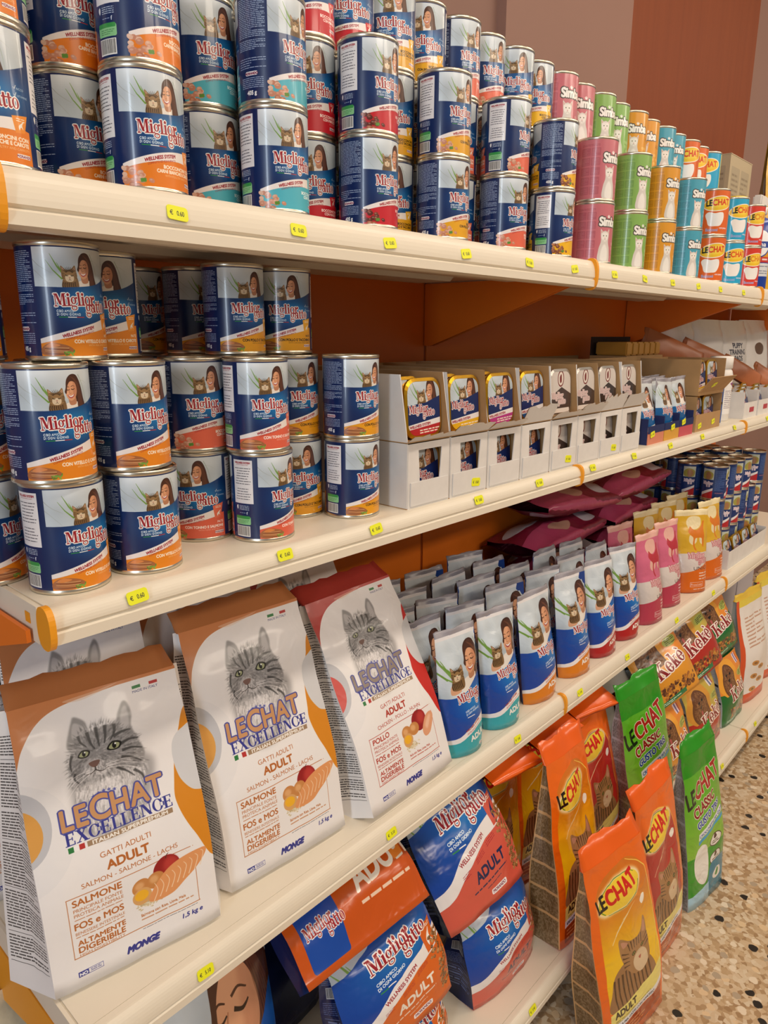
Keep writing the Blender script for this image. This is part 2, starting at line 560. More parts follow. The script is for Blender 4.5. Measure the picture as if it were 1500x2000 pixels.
def can_base():
    W, H = 1200, 500
    cv = Canvas(W, H, NAVY)
    for fx in (200, 800):
        g = np.exp(-(((np.arange(W)[None, :] - fx - 250) / 150.0) ** 2 + ((np.arange(H)[:, None] - 250) / 95.0) ** 2))
        cv.put((g * .95).astype(np.float32), AZURE)
        girl_photo(cv, fx, 6, 400, 190, zoom=.92, cx=-.07, cy=.07, shape=np.concatenate([[(fx, 6), (fx, 182)], blob([(fx, 182), (fx + 150, 184), (fx + 290, 168), (fx + 400, 128)], 8, False), [(fx + 400, 6)]]))
        miglior(cv, fx + 84, 272, 58, -.05)
        for i, t in enumerate(('CIBO AMICO', 'DI OGNI GIORNO')):
            cv.text(t, fx + 90, 297 + 15 * i, 10, '#e8f2fa', bold=.5, sx=.92)
        cv.rect(fx + 98, 318, fx + 138, 322, '#2e8b45')
        cv.rect(fx + 138, 318, fx + 178, 322, '#f2f2f2')
        cv.rect(fx + 178, 318, fx + 214, 322, '#b53a3a')
        for i, t in enumerate(('RICCO', 'VITAMINE')):
            cv.text(t, fx + 352, 222 + 26 * i, 8, '#dfe9f5')
            cv.fill(stroke([(fx + 338, 214 + 26 * i), (fx + 342, 221 + 26 * i), (fx + 350, 206 + 26 * i)], 2.5), '#f2f2f2')
    # panel one: small print;  panel two: white wellness notice
    cv.lines(14, 22, 186, 200, 8.4, 3.6, '#a9b9d6', 2)
    cv.lines(14, 216, 186, 262, 8.4, 3.6, '#a9b9d6', 3)
    cv.lines(14, 300, 186, 350, 11, 3.6, '#a9b9d6', 4)
    cv.fill(rbox(60, 364, 136, 384, 6), '#f1eef0')
    cv.text('MORANDO', 98, 380, 11, '#7d2144', align=.5, bold=.8)
    cv.lines(30, 394, 170, 440, 9, 3.4, '#9fb0d0', 5)
    cv.text('405 g', 98, 476, 19, '#f4f4f4', align=.5, bold=1.2)
    x0 = 628
    cv.rect(x0, 22, x0 + 140, 285, '#f1eff1')
    cv.text('WELLNESS SYSTEM', x0 + 70, 44, 10.5, '#a3303a', align=.5, bold=.6, sx=.88)
    cv.lines(x0 + 26, 50, x0 + 116, 54, 6, 2.4, '#b86b70', 9, ragged=False)
    for i in range(13):
        yy = 70 + i * 15.5
        if i != 7:
            cv.lines(x0 + 12 + (i * 37 % 20), yy, x0 + 128 - (i * 53 % 24), yy + 3, 6, 4, '#55555f', 20 + i, ragged=False)
    cv.fill(blob([(x0 + 18, 300), (x0 + 28, 296), (x0 + 30, 312), (x0 + 24, 324), (x0 + 16, 312)]), '#f2f2f2')
    cv.lines(x0 + 40, 298, x0 + 110, 324, 8, 3, '#c5d2e6', 31)
    cv.text('f', x0 + 92, 352, 16, '#e8eef8', bold=1)
    cv.lines(x0 + 40, 342, x0 + 84, 346, 8, 3, '#9fb0d0', 32)
    cv.fill(rbox(x0 + 8, 366, x0 + 118, 416, 9), '#8ecf92')
    cv.fill(rbox(x0 + 8, 362, x0 + 114, 380, 7), '#3a9a4c')
    cv.lines(x0 + 26, 388, x0 + 106, 406, 8, 3, '#4f8f58', 33)
    cv.barcode(x0 + 12, 424, x0 + 112, 490, 3)
    return cv


_CANBASE = None


def can_label(fl):
    global _CANBASE
    if _CANBASE is None:
        _CANBASE = can_base()
    col, col2, kind, txt, sub, tc = PALE[fl]
    cv = Canvas(1200, 500)
    cv.a[:] = _CANBASE.a
    pate = kind == 'pate'
    for fx in (200, 800):
        top = lambda u: 402 - 72 * math.sin(min(u, .85) / .85 * PI / 2) if not pate else 420 - 112 * u
        xs = np.linspace(0, .84, 18)
        band = [(fx + 400 * u, top(u)) for u in xs]
        low = [(fx + 400 * u, top(u) + 52 - 30 * (1 - u)) for u in xs]
        cv.fill(np.array(band + low[::-1]), '#f1e9e6')
        cv.fill(np.array(low + [(fx + 336, 360), (fx + 396, 372 if not pate else 352), (fx + 400, 500), (fx, 500)]), col)
        tag = np.array([(fx + 318, 322 if not pate else 306), (fx + 392, 312 if not pate else 292), (fx + 372, 380), (fx + 330, 384)])
        cv.fill(tag, col2)
        cv.lines(fx + 336, 328 if not pate else 310, fx + 376, 340 if not pate else 322, 8, 3, '#fff3e0', 5, ragged=False)
        cv.fill(blob([(fx + 348, 372), (fx + 346, 356), (fx + 362, 342), (fx + 372, 336), (fx + 362, 352), (fx + 366, 368), (fx + 356, 360)]), '#f8f3ea')

        def arc(p, fx=fx, sh=0):
            u = np.clip((p[:, 0] - fx) / 400, 0, 1)
            yy = np.array([top(v) for v in u])
            return np.stack([p[:, 0], p[:, 1] + yy], 1)
        cv.text('WELLNESS SYSTEM', fx + 106, 26, 15, RED, bold=.8, sx=.86, warp=arc)
        cv.text('COMPLETO ED EQUILIBRATO', fx + 120, 42, 9, RED, sx=.82, warp=arc)
        chunks(cv, fx + 2, 404 if not pate else 425, 150, 96 if not pate else 72, kind, 4)
        if pate:
            cv.text(txt[0], fx + 386, 414, 13, tc, align=1, bold=.5)
            cv.text(txt[1], fx + 386, 440, 16, tc, align=1, bold=.7, sx=.88)
            cv.text(sub, fx + 386, 455, 9, tc, align=1, alpha=.6)
        else:
            cv.text(txt[0], fx + 386, 414, 15, tc, align=1, bold=.6)
            cv.text(txt[1], fx + 386, 434, 15, tc, align=1, bold=.6, sx=.84)
            cv.text(sub, fx + 386, 450, 9, tc, align=1, alpha=.6)
        cv.fill(rbox(fx + 326, 462, fx + 390, 478, 4), '#f1eef0')
        cv.text('MORANDO', fx + 358, 475, 9, '#7d2144', align=.5, bold=.5)
    return cv.image('printed can wrapper ' + fl)


def paw(cv, x, y, r, col):
    cv.fill(ell(x, y, r, r * .8), col)
    for i in range(4):
        a = -PI * (.15 + .23 * i)
        cv.fill(ell(x + 1.35 * r * math.cos(a), y + 1.35 * r * math.sin(a), r * .36, r * .45), col)


def pastel_can(col, dark, light):
    cv = Canvas(1200, 500, col)
    for fx in (0, 600):
        for i in range(5):
            y0 = 70 + 82 * i
            for j in range(2):
                cv.fill(rbox(fx + 24 + 92 * j, y0, fx + 108 + 92 * j, y0 + 66, 5), dark, .55)
                cv.lines(fx + 32 + 92 * j, y0 + 10, fx + 100 + 92 * j, y0 + 56, 9, 3, light, 7 * i + j, .45)
        cv.lines(fx + 24, 40, fx + 190, 60, 10, 4, dark, 3)
        X = fx + 300
        # white sitting cat
        cv.fill(blob([(X - 60, 500), (X - 62, 400), (X - 42, 330), (X - 46, 270), (X - 48, 218), (X - 26, 238), (X, 232), (X + 26, 238), (X + 50, 214), (X + 48, 270), (X + 44, 330), (X + 66, 400), (X + 66, 500)]), '#d9d2cb')
        cv.fill(blob([(X - 36, 490), (X - 34, 400), (X, 350), (X + 36, 400), (X + 38, 490)]), '#f3efe9', .9, soft=5)
        cv.fill(blob([(X - 36, 300), (X - 38, 256), (X, 246), (X + 38, 256), (X + 36, 300), (X, 326)]), '#f0ebe4', .95, soft=3)
        cv.fill([ell(X - 17, 276, 6, 5), ell(X + 17, 276, 6, 5)], '#6f7c50')
        cv.fill([ell(X - 17, 276, 3, 4), ell(X + 17, 276, 3, 4)], '#20201c')
        cv.fill([blob([(X - 6, 296), (X + 6, 296), (X, 304)])], '#c98d86')
        cv.fill([blob([(X - 44, 232), (X - 30, 244), (X - 40, 254)]), blob([(X + 46, 229), (X + 32, 243), (X + 42, 254)])], '#dcaea2')
        cv.fill(stroke(blob([(X - 14, 316), (X, 308), (X + 14, 316)], 5, False), 2), '#7a6a62')
        cv.text('Simba', X - 66, 188, 74, '#f7f4ef', bold=5, edge='#4a4440', ew=9, sx=.86)
        cv.text('Simba', X - 66, 188, 74, '#f7f4ef', bold=5, sx=.86)
        paw(cv, X + 32, 112, 11, '#f7f4ef')
        cv.text('ADULT', X + 150, 268, 36, dark, sx=.9, bold=1)
        for i in range(5):
            cv.fill(ell(X + 120 + 34 * (i % 3), 340 + 40 * (i // 2), 20, 15, .4), light, .8)
        cv.lines(X + 96, 450, X + 220, 480, 13, 5, light, 12)
    return cv.image('printed pastel can wrapper')


def oval_can(col, edge, side):
    cv = Canvas(1200, 500, side)
    for fx in (0, 600):
        cv.fill(box2(fx + 150, 0, fx + 580, 500), col)
        cv.fill(box2(fx + 138, 0, fx + 152, 500), '#f3ead0')
        cv.lines(fx + 24, 60, fx + 120, 380, 11, 4, '#7d7a5c', 5)
        cv.barcode(fx + 40, 410, fx + 110, 480, 4)
        X = fx + 350
        cv.fill(ell(X, 150, 190, 88, -.12), '#f8efe0')
        cv.fill(ell(X, 150, 178, 78, -.12), '#f2c52a')
        cv.fill(ell(X, 144, 150, 50, -.12), '#f7dc5c', .6, soft=6)
        cv.text('LE', X - 148, 178, 66, '#191512', bold=3.4, sx=.8, rot=-.06)
        cv.text('CHAT', X - 74, 173, 66, edge, bold=3.4, sx=.86, rot=-.06)
        cv.fill(blob([(X - 150, 280), (X - 110, 248), (X - 40, 262), (X + 30, 250), (X + 70, 262), (X + 76, 330), (X + 40, 400), (X - 20, 412), (X - 100, 405), (X - 128, 340)]), '#f4f1ee')
        cv.text('Bocconi', X - 130, 470, 34, '#9aa6d8', bold=1.6, sx=.9)
        cv.text('con pesce', X + 30, 440, 20, '#f0e2ee', bold=.8)
    return cv.image('printed can wrapper with oval badge')


def silver_cat(cv, X, Y, k, brown=0.0, seed=5):
    """head-and-chest portrait of a long-haired tabby; (X, Y) is the nose, k the head width"""
    rg = random.Random(seed)

    def q(p):
        return np.asarray(p, float) * k + [X, Y]
    tone = (lambda v: np.clip(np.array([v, v * .985, v * .99]) * (1 - brown) + brown * np.array([v * 1.12, v * .84, v * .56]), 0, 1))
    t = Canvas(cv.w, cv.h)
    t.a[:] = cv.a
    # chest and head base
    t.fill(blob(q([(-.30, .15), (-.34, .45), (-.28, .95), (.1, 1.12), (.5, .98), (.74, .55), (.78, .2), (.5, 0), (0, -.1)])), tone(.66), 1, soft=.05 * k)
    t.fill(blob(q([(-.27, -.24), (-.30, -.36), (-.19, -.66), (-.14, -.72), (-.02, -.62), (.02, -.46), (.2, -.5), (.36, -.5), (.42, -.62), (.52, -.76), (.58, -.72), (.60, -.55), (.56, -.38), (.62, -.16), (.68, .12), (.5, .3), (.2, .3), (-.08, .26), (-.28, .12), (-.32, -.05)])), tone(.58), 1, soft=.012 * k)
    # ears inside
    t.fill(blob(q([(-.21, -.42), (-.17, -.63), (-.06, -.56), (-.04, -.44)])), tone(.72), 1, soft=.01 * k)
    t.fill(blob(q([(.42, -.44), (.48, -.64), (.55, -.68), (.55, -.44), (.5, -.36)])), tone(.74), 1, soft=.012 * k)
    # muzzle, cheeks
    t.fill(blob(q([(-.16, .02), (-.02, -.06), (.1, -.02), (.26, .06), (.2, .2), (.02, .24), (-.14, .16)])), tone(.84), .9, soft=.025 * k)
    t.fill(blob(q([(-.2, .3), (.1, .3), (.34, .4), (.3, .8), (.05, .95), (-.14, .75)])), tone(.87), .8, soft=.07 * k)

    # fur strokes radiating away from the nose bridge
    groups = {}
    for i in range(2600):
        a = rg.uniform(0, 2 * PI)
        r = rg.random() ** .6
        px, py = .14 + .50 * r * math.cos(a), .02 + .58 * r * math.sin(a)
        if rg.random() < .42:
            px, py = rg.uniform(-.3, .74), rg.uniform(.2, 1.02)
            if px < -.3 + max(0, py - .8) or px > .8 - py * .34:
                continue
        dx, dy = px - .02, py + .16
        if py > .25:
            dx, dy = .35 * (px - .15), 1
        n = math.hypot(dx, dy) + 1e-6
        dx, dy = dx / n, dy / n
        dx, dy = dx + rg.uniform(-.25, .25), dy + rg.uniform(-.25, .25)
        ln = rg.uniform(.035, .09) * (1.5 if py > .25 else 1)
        v = rg.choice((.3, .42, .55, .72, .86)) if py < .25 else rg.choice((.5, .68, .8, .92, .96))
        w = rg.uniform(.006, .012)
        p0 = np.array([px, py])
        p1 = p0 + np.array([dx, dy]) * ln
        nn = np.array([-dy, dx]) * w
        groups.setdefault(v, []).append(q([p0 + nn, p1, p0 - nn]))
    for v, L in groups.items():
        t.fill(L, tone(v), .55, soft=max(1, .004 * k))
    # tabby stripes
    L = []
    for pts, w in (([(-.02, -.46), (.0, -.3), (.04, -.2)], .05), ([(.1, -.5), (.1, -.34), (.1, -.22)], .045), ([(.22, -.5), (.2, -.36), (.17, -.24)], .05), ([(.34, -.48), (.32, -.36), (.25, -.26)], .05), ([(-.14, -.44), (-.12, -.34), (-.06, -.26)], .04),
                   ([(.36, -.16), (.5, -.2), (.62, -.18)], .05), ([(.38, -.06), (.52, -.06), (.66, 0)], .05), ([(.36, .04), (.5, .1), (.62, .2)], .045), ([(-.26, -.2), (-.3, -.1), (-.3, .02)], .04), ([(-.26, .06), (-.28, .14), (-.22, .24)], .035), ([(.28, .18), (.4, .28), (.5, .4)], .04), ([(.5, .3), (.6, .42), (.62, .6)], .045), ([(.3, -.3), (.42, -.34), (.54, -.34)], .05)):
        L.append(stroke(blob(q(pts), 6, False), w * k, w * .3 * k))
    t.fill(L, tone(.2), .75, soft=.006 * k)
    # eyes, nose, mouth, whiskers
    for ex, ey, er in ((-.11, -.17, .072), (.29, -.17, .088)):
        t.fill(blob(q([(ex - er * 1.15, ey + er * .25), (ex - er * .2, ey - er * .75), (ex + er * 1.1, ey - er * .35), (ex + er * .7, ey + er * .6), (ex - er * .4, ey + er * .75)])), '#15130f')
        t.fill(blob(q([(ex - er * .85, ey + er * .2), (ex - er * .1, ey - er * .5), (ex + er * .8, ey - er * .2), (ex + er * .5, ey + er * .45), (ex - er * .3, ey + er * .55)])), '#a9ae84')
        t.fill(ell(*q((ex, ey)), .30 * er * k, .5 * er * k), '#0c0b09')
        t.fill(ell(*q((ex + .2 * er, ey - .25 * er)), .14 * er * k, .14 * er * k), '#ffffff')
    t.fill(blob(q([(-.075, -.02), (0, -.04), (.075, -.02), (.03, .05), (-.03, .05)])), '#7a5c54' if not brown else '#a8604e')
    t.fill([stroke(blob(q([(0, .05), (0, .1), (-.08, .14), (-.15, .12)]), 5, False), .014 * k, .006 * k), stroke(blob(q([(0, .1), (.08, .15), (.18, .13)]), 5, False), .014 * k, .006 * k)], '#3a302c')
    W = [stroke(blob(q([(-.08, .08 + .03 * i), (-.3, .12 + .08 * i), (-.5, .3 + .12 * i)]), 8, False), .008 * k, .003 * k) for i in range(3)] + [stroke(blob(q([(.14, .08 + .03 * i), (.4, .08 + .06 * i), (.66, .16 + .1 * i)]), 8, False), .008 * k, .003 * k) for i in range(3)]
    t.fill(W, tone(.95), .9)
    cv.a[:] = t.a


def premium_bag(kind):
    W, H = 660, 1200
    fish = kind == 'salmon'
    acc = '#d98a1e' if fish else '#c9281e'
    ink = '#b8692e' if fish else '#b23a2a'
    cap = '#c87f4c' if fish else '#b8322c'
    cv = Canvas(W, H, '#efecec')
    X, Y = W, H

    def p(u, v):
        return (u * W, v * H)
    # coloured corner and shoulder
    cv.rect(0, 0, W, .012 * H, cap)
    cv.fill(np.concatenate([[p(0, 0), p(.62, 0)], blob([p(.62, .012), p(.3, .03), p(.14, .07), p(.04, .14), p(0, .2)], 8, False)]), cap)
    cv.fill(blob([p(.3, .018), p(.5, .01), p(.62, .004), p(.4, .03)]), '#e7c5ae', .5)
    # side discs
    cv.fill(blob([p(.84, .42), p(.83, .5), p(.9, .62), p(1.02, .72), p(1.02, .18), p(.9, .28)]), acc)
    cv.fill(blob([p(.862, .34), p(.88, .27), p(.95, .235), p(1.05, .24), p(1.05, .46), p(.96, .475), p(.885, .42)]), '#d3d4d8')
    cv.fill(ell(-.06 * W, .405 * H, .19 * W, .135 * H), '#b9bbc1')
    cv.fill(ell(-.085 * W, .425 * H, .165 * W, .1 * H), acc)
    cv.fill(ell(-.1 * W, .44 * H, .34 * W, .2 * H), '#dcdce0', .25)
    # made in italy
    for i, c in enumerate(('#2c7a3e', '#eeeeee', '#b8322f')):
        cv.rect((.705 + .055 * i) * W, .032 * H, (.76 + .055 * i) * W, .043 * H, c)
    cv.text('MADE IN ITALY', .703 * W, .058 * H, 11, '#3b3f78', sx=1.0)
    silver_cat(cv, .405 * W, .252 * H, .43 * W)
    # brand
    for i in range(5):
        a = np.array([(.37 + .03 * i) * W, (.366 - .008 * math.sin(i / 4 * PI)) * H])
        st = np.concatenate([[a + 9 * np.array([math.sin(j * PI / 5) * (1 if j % 2 == 0 else .42), -math.cos(j * PI / 5) * (1 if j % 2 == 0 else .42)])] for j in range(10)])
        cv.fill(st, '#5a5fa8')
    g = '#c99565' if fish else '#8d7f76'
    x = .178 * W
    for ch, hgt, dx in (('L', 82, 0), ('E', 82, 66), ('C', 96, 134), ('H', 88, 232), ('A', 88, 322), ('T', 88, 412)):
        cv.text(ch, x + dx * .80, (.447 if ch != 'T' else .443) * H, hgt, g, bold=3.2, sx=.82, edge='#4c4f9e', ew=6)
        cv.text(ch, x + dx * .80, (.447 if ch != 'T' else .443) * H, hgt, g, bold=3.2, sx=.82)
    cv.text('EXCELLENCE', .178 * W, .497 * H, 50, '#33378e', font='serif', sx=1.06, bold=0)
    cv.rect(.186 * W, .503 * H, .216 * W, .521 * H, '#2c7a3e')
    cv.rect(.216 * W, .503 * H, .246 * W, .521 * H, '#f3f3f3')
    cv.rect(.246 * W, .503 * H, .276 * W, .521 * H, '#b8322f')
    cv.rect(.29 * W, .503 * H, .794 * W, .521 * H, '#a08467')
    cv.text('ITALIAN SUPERPREMIUM', .54 * W, .5185 * H, 15, '#f7f2ec', align=.5, bold=.6, sx=1.25)
    cv.text('GATTI ADULTI', .49 * W, .572 * H, 22, ink, align=.5, sx=.95)
    cv.text('ADULT', .49 * W, .617 * H, 35, ink, align=.5, bold=1.6)
    cv.text('SALMON - SALMONE - LACHS' if fish else 'CHICKEN - POLLO - HUHN', .5 * W, .65 * H, 20.5, ink, align=.5, sx=.95)
    # frame
    for a, b, c, d in ((.125, .667, .86, .67), (.125, .667, .129, .892), (.125, .889, .88, .892), (.872, .667, .876, .892)):
        cv.rect(a * W, b * H, c * W, d * H, ink, .85)
    cv.text('SALMONE' if fish else 'POLLO', .155 * W, .702 * H, 28, ink, bold=1)
    cv.text('PRINCIPALE FONTE', .155 * W, .724 * H, 14.6, ink, sx=.98)
    cv.text('PROTEICA ANIMALE', .155 * W, .742 * H, 14.2, ink, sx=.98)
    cv.lines(.155 * W, .75 * H, .42 * W, .754 * H, 8, 4, ink, 2, .7, False)
    cv.text('FOS e MOS', .15 * W, .788 * H, 28, ink, bold=1, sx=.94)
    cv.text('BENESSERE INTESTINALE', .15 * W, .808 * H, 12.8, ink, sx=.9)
    cv.lines(.15 * W, .814 * H, .42 * W, .818 * H, 8, 4, ink, 3, .7, False)
    cv.text('ALTAMENTE', .155 * W, .848 * H, 22, ink, bold=1)
    cv.text('DIGERIBILE', .155 * W, .875 * H, 25, ink, bold=1)
    cv.text('HIGH DIGESTIBILITY', .157 * W, .888 * H, 10, ink, sx=1.3)
    # ingredients: apple, eggs, fish or chicken, rice
    cv.rect(.5 * W, .67 * H, .9 * W, .70 * H, '#efecec')
    for i in range(80):
        rg = random.Random(i)
        cv.fill(ell((.57 + rg.gauss(0, .035)) * W, (.805 + rg.gauss(0, .008)) * H, 7, 3, rg.uniform(0, 3), 8), rg.choice(('#e8dcc0', '#d2c29c', '#c4b088')))
    cv.fill(ell(.70 * W, .71 * H, .085 * W, .05 * H), '#96191c')
    cv.fill(ell(.725 * W, .70 * H, .045 * W, .03 * H), '#c9453c', .7, soft=8)
    cv.fill(stroke(blob([p(.70, .672), p(.705, .662), p(.72, .655)], 5, False), 3), '#4a2c18')
    for ex, ey, ea in ((.535, .735, .3), (.625, .735, .9)):
        cv.fill(ell(ex * W, ey * H, .055 * W, .031 * H, ea), '#c9874a')
        cv.fill(ell((ex - .01) * W, (ey - .006) * H, .028 * W, .014 * H, ea), '#e6b27c', .8, soft=4)
    cv.fill(ell(.535 * W, .772 * H, .058 * W, .032 * H, .2), '#d9a568')
    cv.fill(ell(.532 * W, .768 * H, .042 * W, .02 * H, .2), '#f0b429')
    if fish:
        f = blob([p(.57, .80), p(.62, .755), p(.7, .715), p(.8, .695), p(.93, .69), p(.955, .71), p(.88, .755), p(.8, .785), p(.72, .812), p(.62, .815)])
        cv.fill(f, '#e29a62')
        for i in range(9):
            u = .60 + .038 * i
            cv.fill(stroke(blob([p(u, .812 - .012 * i * .6), p(u + .03, .775 - .008 * i), p(u + .015, .745 - .006 * i)], 6, False), 4, 2), '#f6dcbc', .9)
    else:
        cv.fill(blob([p(.72, .76), p(.78, .71), p(.86, .7), p(.88, .73), p(.82, .79), p(.74, .8)]), '#e2a27c')
        cv.fill(blob([p(.76, .75), p(.82, .715), p(.85, .72), p(.79, .77)]), '#f2c9ae', .8, soft=5)
    cv.text('Salmone con Riso, Uova, Mela' if fish else 'Pollo con Riso, Uova, Mela', .515 * W, .851 * H, 12, ink, sx=.86, bold=.3)
    cv.lines(.515 * W, .86 * H, .84 * W, .866 * H, 8, 6, ink, 6, .6, False)
    cv.lines(.515 * W, .898 * H, .86 * W, .902 * H, 8, 3, '#555560', 8, .7, False)
    cv.text('1,5 kg e', .757 * W, .932 * H, 20, '#33378e', slant=.15, bold=.6)
    cv.text('MONGE', .41 * W, .962 * H, 27, '#2d328c', bold=2.6, slant=.28, sx=.9)
    cv.rect(.133 * W, .943 * H, .19 * W, .962 * H, '#33378e')
    cv.text('NO', .162 * W, .959 * H, 13, '#ffffff', align=.5, bold=.8)
    cv.fill([box2(.19 * W, .943 * H, .272 * W, .9445 * H), box2(.19 * W, .9605 * H, .272 * W, .962 * H), box2(.27 * W, .943 * H, .272 * W, .962 * H)], '#33378e')
    cv.lines(.2 * W, .948 * H, .26 * W, .957 * H, 7, 2.6, '#33378e', 4)
    return cv.image('printed cat food bag front ' + kind)


def print_panel(col='#f0edec', ink='#4c4a4a', w=260, h=1000, seed=1):
    cv = Canvas(w, h, col)
    y = 90
    rg = random.Random(seed)
    while y < h - 70:
        n = rg.randint(60, 170)
        cv.lines(14, y, w - 14, min(y + n, h - 60), 11, 4.6, ink, seed + int(y))
        y += n + 14
        if rg.random() < .6:
            cv.rect(14, y - 6, w - 14, y - 4, ink)
            y += 8
    return cv.image('small print panel')


def doypack(kind):
    """stand-up pouch front"""
    low, hi = {'turchese': ('#2fa8b4', '#44b9c4'), 'arancio': ('#dd7f1a', '#ea9430'), 'rosso': ('#b3161f', '#c9262c'), 'celeste': ('#35aebb', '#45bcc8'), 'rosa': ('#c83a3a', '#d85a50')}[kind]
    W, H = 400, 900
    cv = Canvas(W, H, '#1243a0')
    g = np.exp(-(((np.arange(W)[None, :] - 300) / 170.0) ** 2 + ((np.arange(H)[:, None] - 500) / 120.0) ** 2))
    cv.put((g * .9).astype(np.float32), '#1f86cc')
    sh = np.concatenate([[(0, 0), (0, 445)], blob([(0, 445), (90, 452), (190, 440), (270, 392), (400, 300)], 8, False), [(400, 0)]])
    girl_photo(cv, 0, 0, 400, 480, sh, zoom=1.9, cx=-.66, cy=.10, ks=.66)
    cv.rect(0, 0, W, 26, '#e9e7ea')
    miglior(cv, 118, 505, 64, -.16)
    for i, t in enumerate(('CIBO AMICO', 'DI OGNI GIORNO')):
        cv.text(t, 165, 580 + 20 * i, 12, '#e8f2fa', bold=.5, rot=-.16)
    cv.rect(170, 612, 250, 617, '#f2f2f2')
    bt = blob([(0, 770), (90, 752), (180, 700), (270, 655), (400, 610)], 8, False)
    cv.fill(np.concatenate([bt, [(400, 700)], blob([(400, 690), (280, 715), (180, 760), (90, 800), (0, 810)], 8, False)]), '#eeeaea')
    cv.fill(np.concatenate([blob([(0, 800), (90, 792), (180, 752), (280, 706), (400, 680)], 8, False), [(400, 900), (0, 900)]]), low)
    cv.text('WELLNESS SYSTEM', 150, 722, 15, RED, bold=.6, rot=-.36, sx=.86)
    cv.lines(160, 734, 330, 752, 9, 4, RED, 4, .8, slope=-.36)
    cv.text('ADULT', 385, 770, 42, '#f6f3ee', align=1, bold=2.4, rot=-.2)
    cv.lines(250, 790, 385, 800, 9, 4, '#f6f3ee', 5, .8, slope=-.2)
    cv.fill(rbox(290, 846, 385, 868, 6), '#f1eef0')
    cv.text('MORANDO', 338, 863, 11, '#7d2144', align=.5, bold=.6)
    return cv.image('printed pouch front ' + kind)


def silhouette_pouch(body, low, cat, pale):
    W, H = 400, 800
    cv = Canvas(W, H, body)
    cv.fill(blob([(180, 10), (130, 60), (150, 130), (240, 140), (300, 90), (290, 20)]), pale)
    cv.fill(blob([(150, 200), (140, 260), (180, 300), (230, 270), (225, 215)]), pale)
    cv.fill(blob([(270, 210), (265, 270), (300, 300), (330, 260), (320, 210)]), pale)
    cv.fill(blob([(150, 130), (165, 110), (190, 135), (240, 150), (300, 110), (330, 60), (345, 70), (325, 150), (330, 230), (320, 320), (300, 320), (292, 240), (250, 230), (215, 240), (205, 310), (225, 360), (200, 350), (185, 300), (190, 230), (160, 200), (135, 165)]), cat)
    cv.fill(np.array([(0, 390), (400, 380), (400, 560), (0, 600)]), '#d8cdc6')
    cv.fill(np.array([(0, 600), (200, 560), (400, 470), (400, 800), (0, 800)]), low)
    cv.text('Miglior', 120, 440, 62, '#e9c5c4', font='serif', sx=.84, edge='#a83a48', ew=4)
    cv.text('gatto', 230, 490, 60, '#e9c5c4', font='serif', sx=.84, edge='#a83a48', ew=4)
    cv.text('UNICO', 170, 560, 34, '#5a4c4c', sx=1.5, bold=.5)
    for i in range(3):
        cv.lines(240, 590 + 30 * i, 385, 596 + 30 * i, 20, 12, '#f0dcd8', i, .85)
    cv.fill(rbox(140, 690, 300, 740, 6), low)
    for r in ((140, 690, 300, 693), (140, 737, 300, 740), (140, 690, 143, 740), (297, 690, 300, 740)):
        cv.rect(*r, '#f0dcd8')
    cv.text('Prosciutto', 150, 728, 26, '#f0dcd8', sx=.9)
    cv.lines(180, 760, 380, 780, 20, 9, '#f0dcd8', 9, .85)
    return cv.image('printed pouch front with cat silhouette')


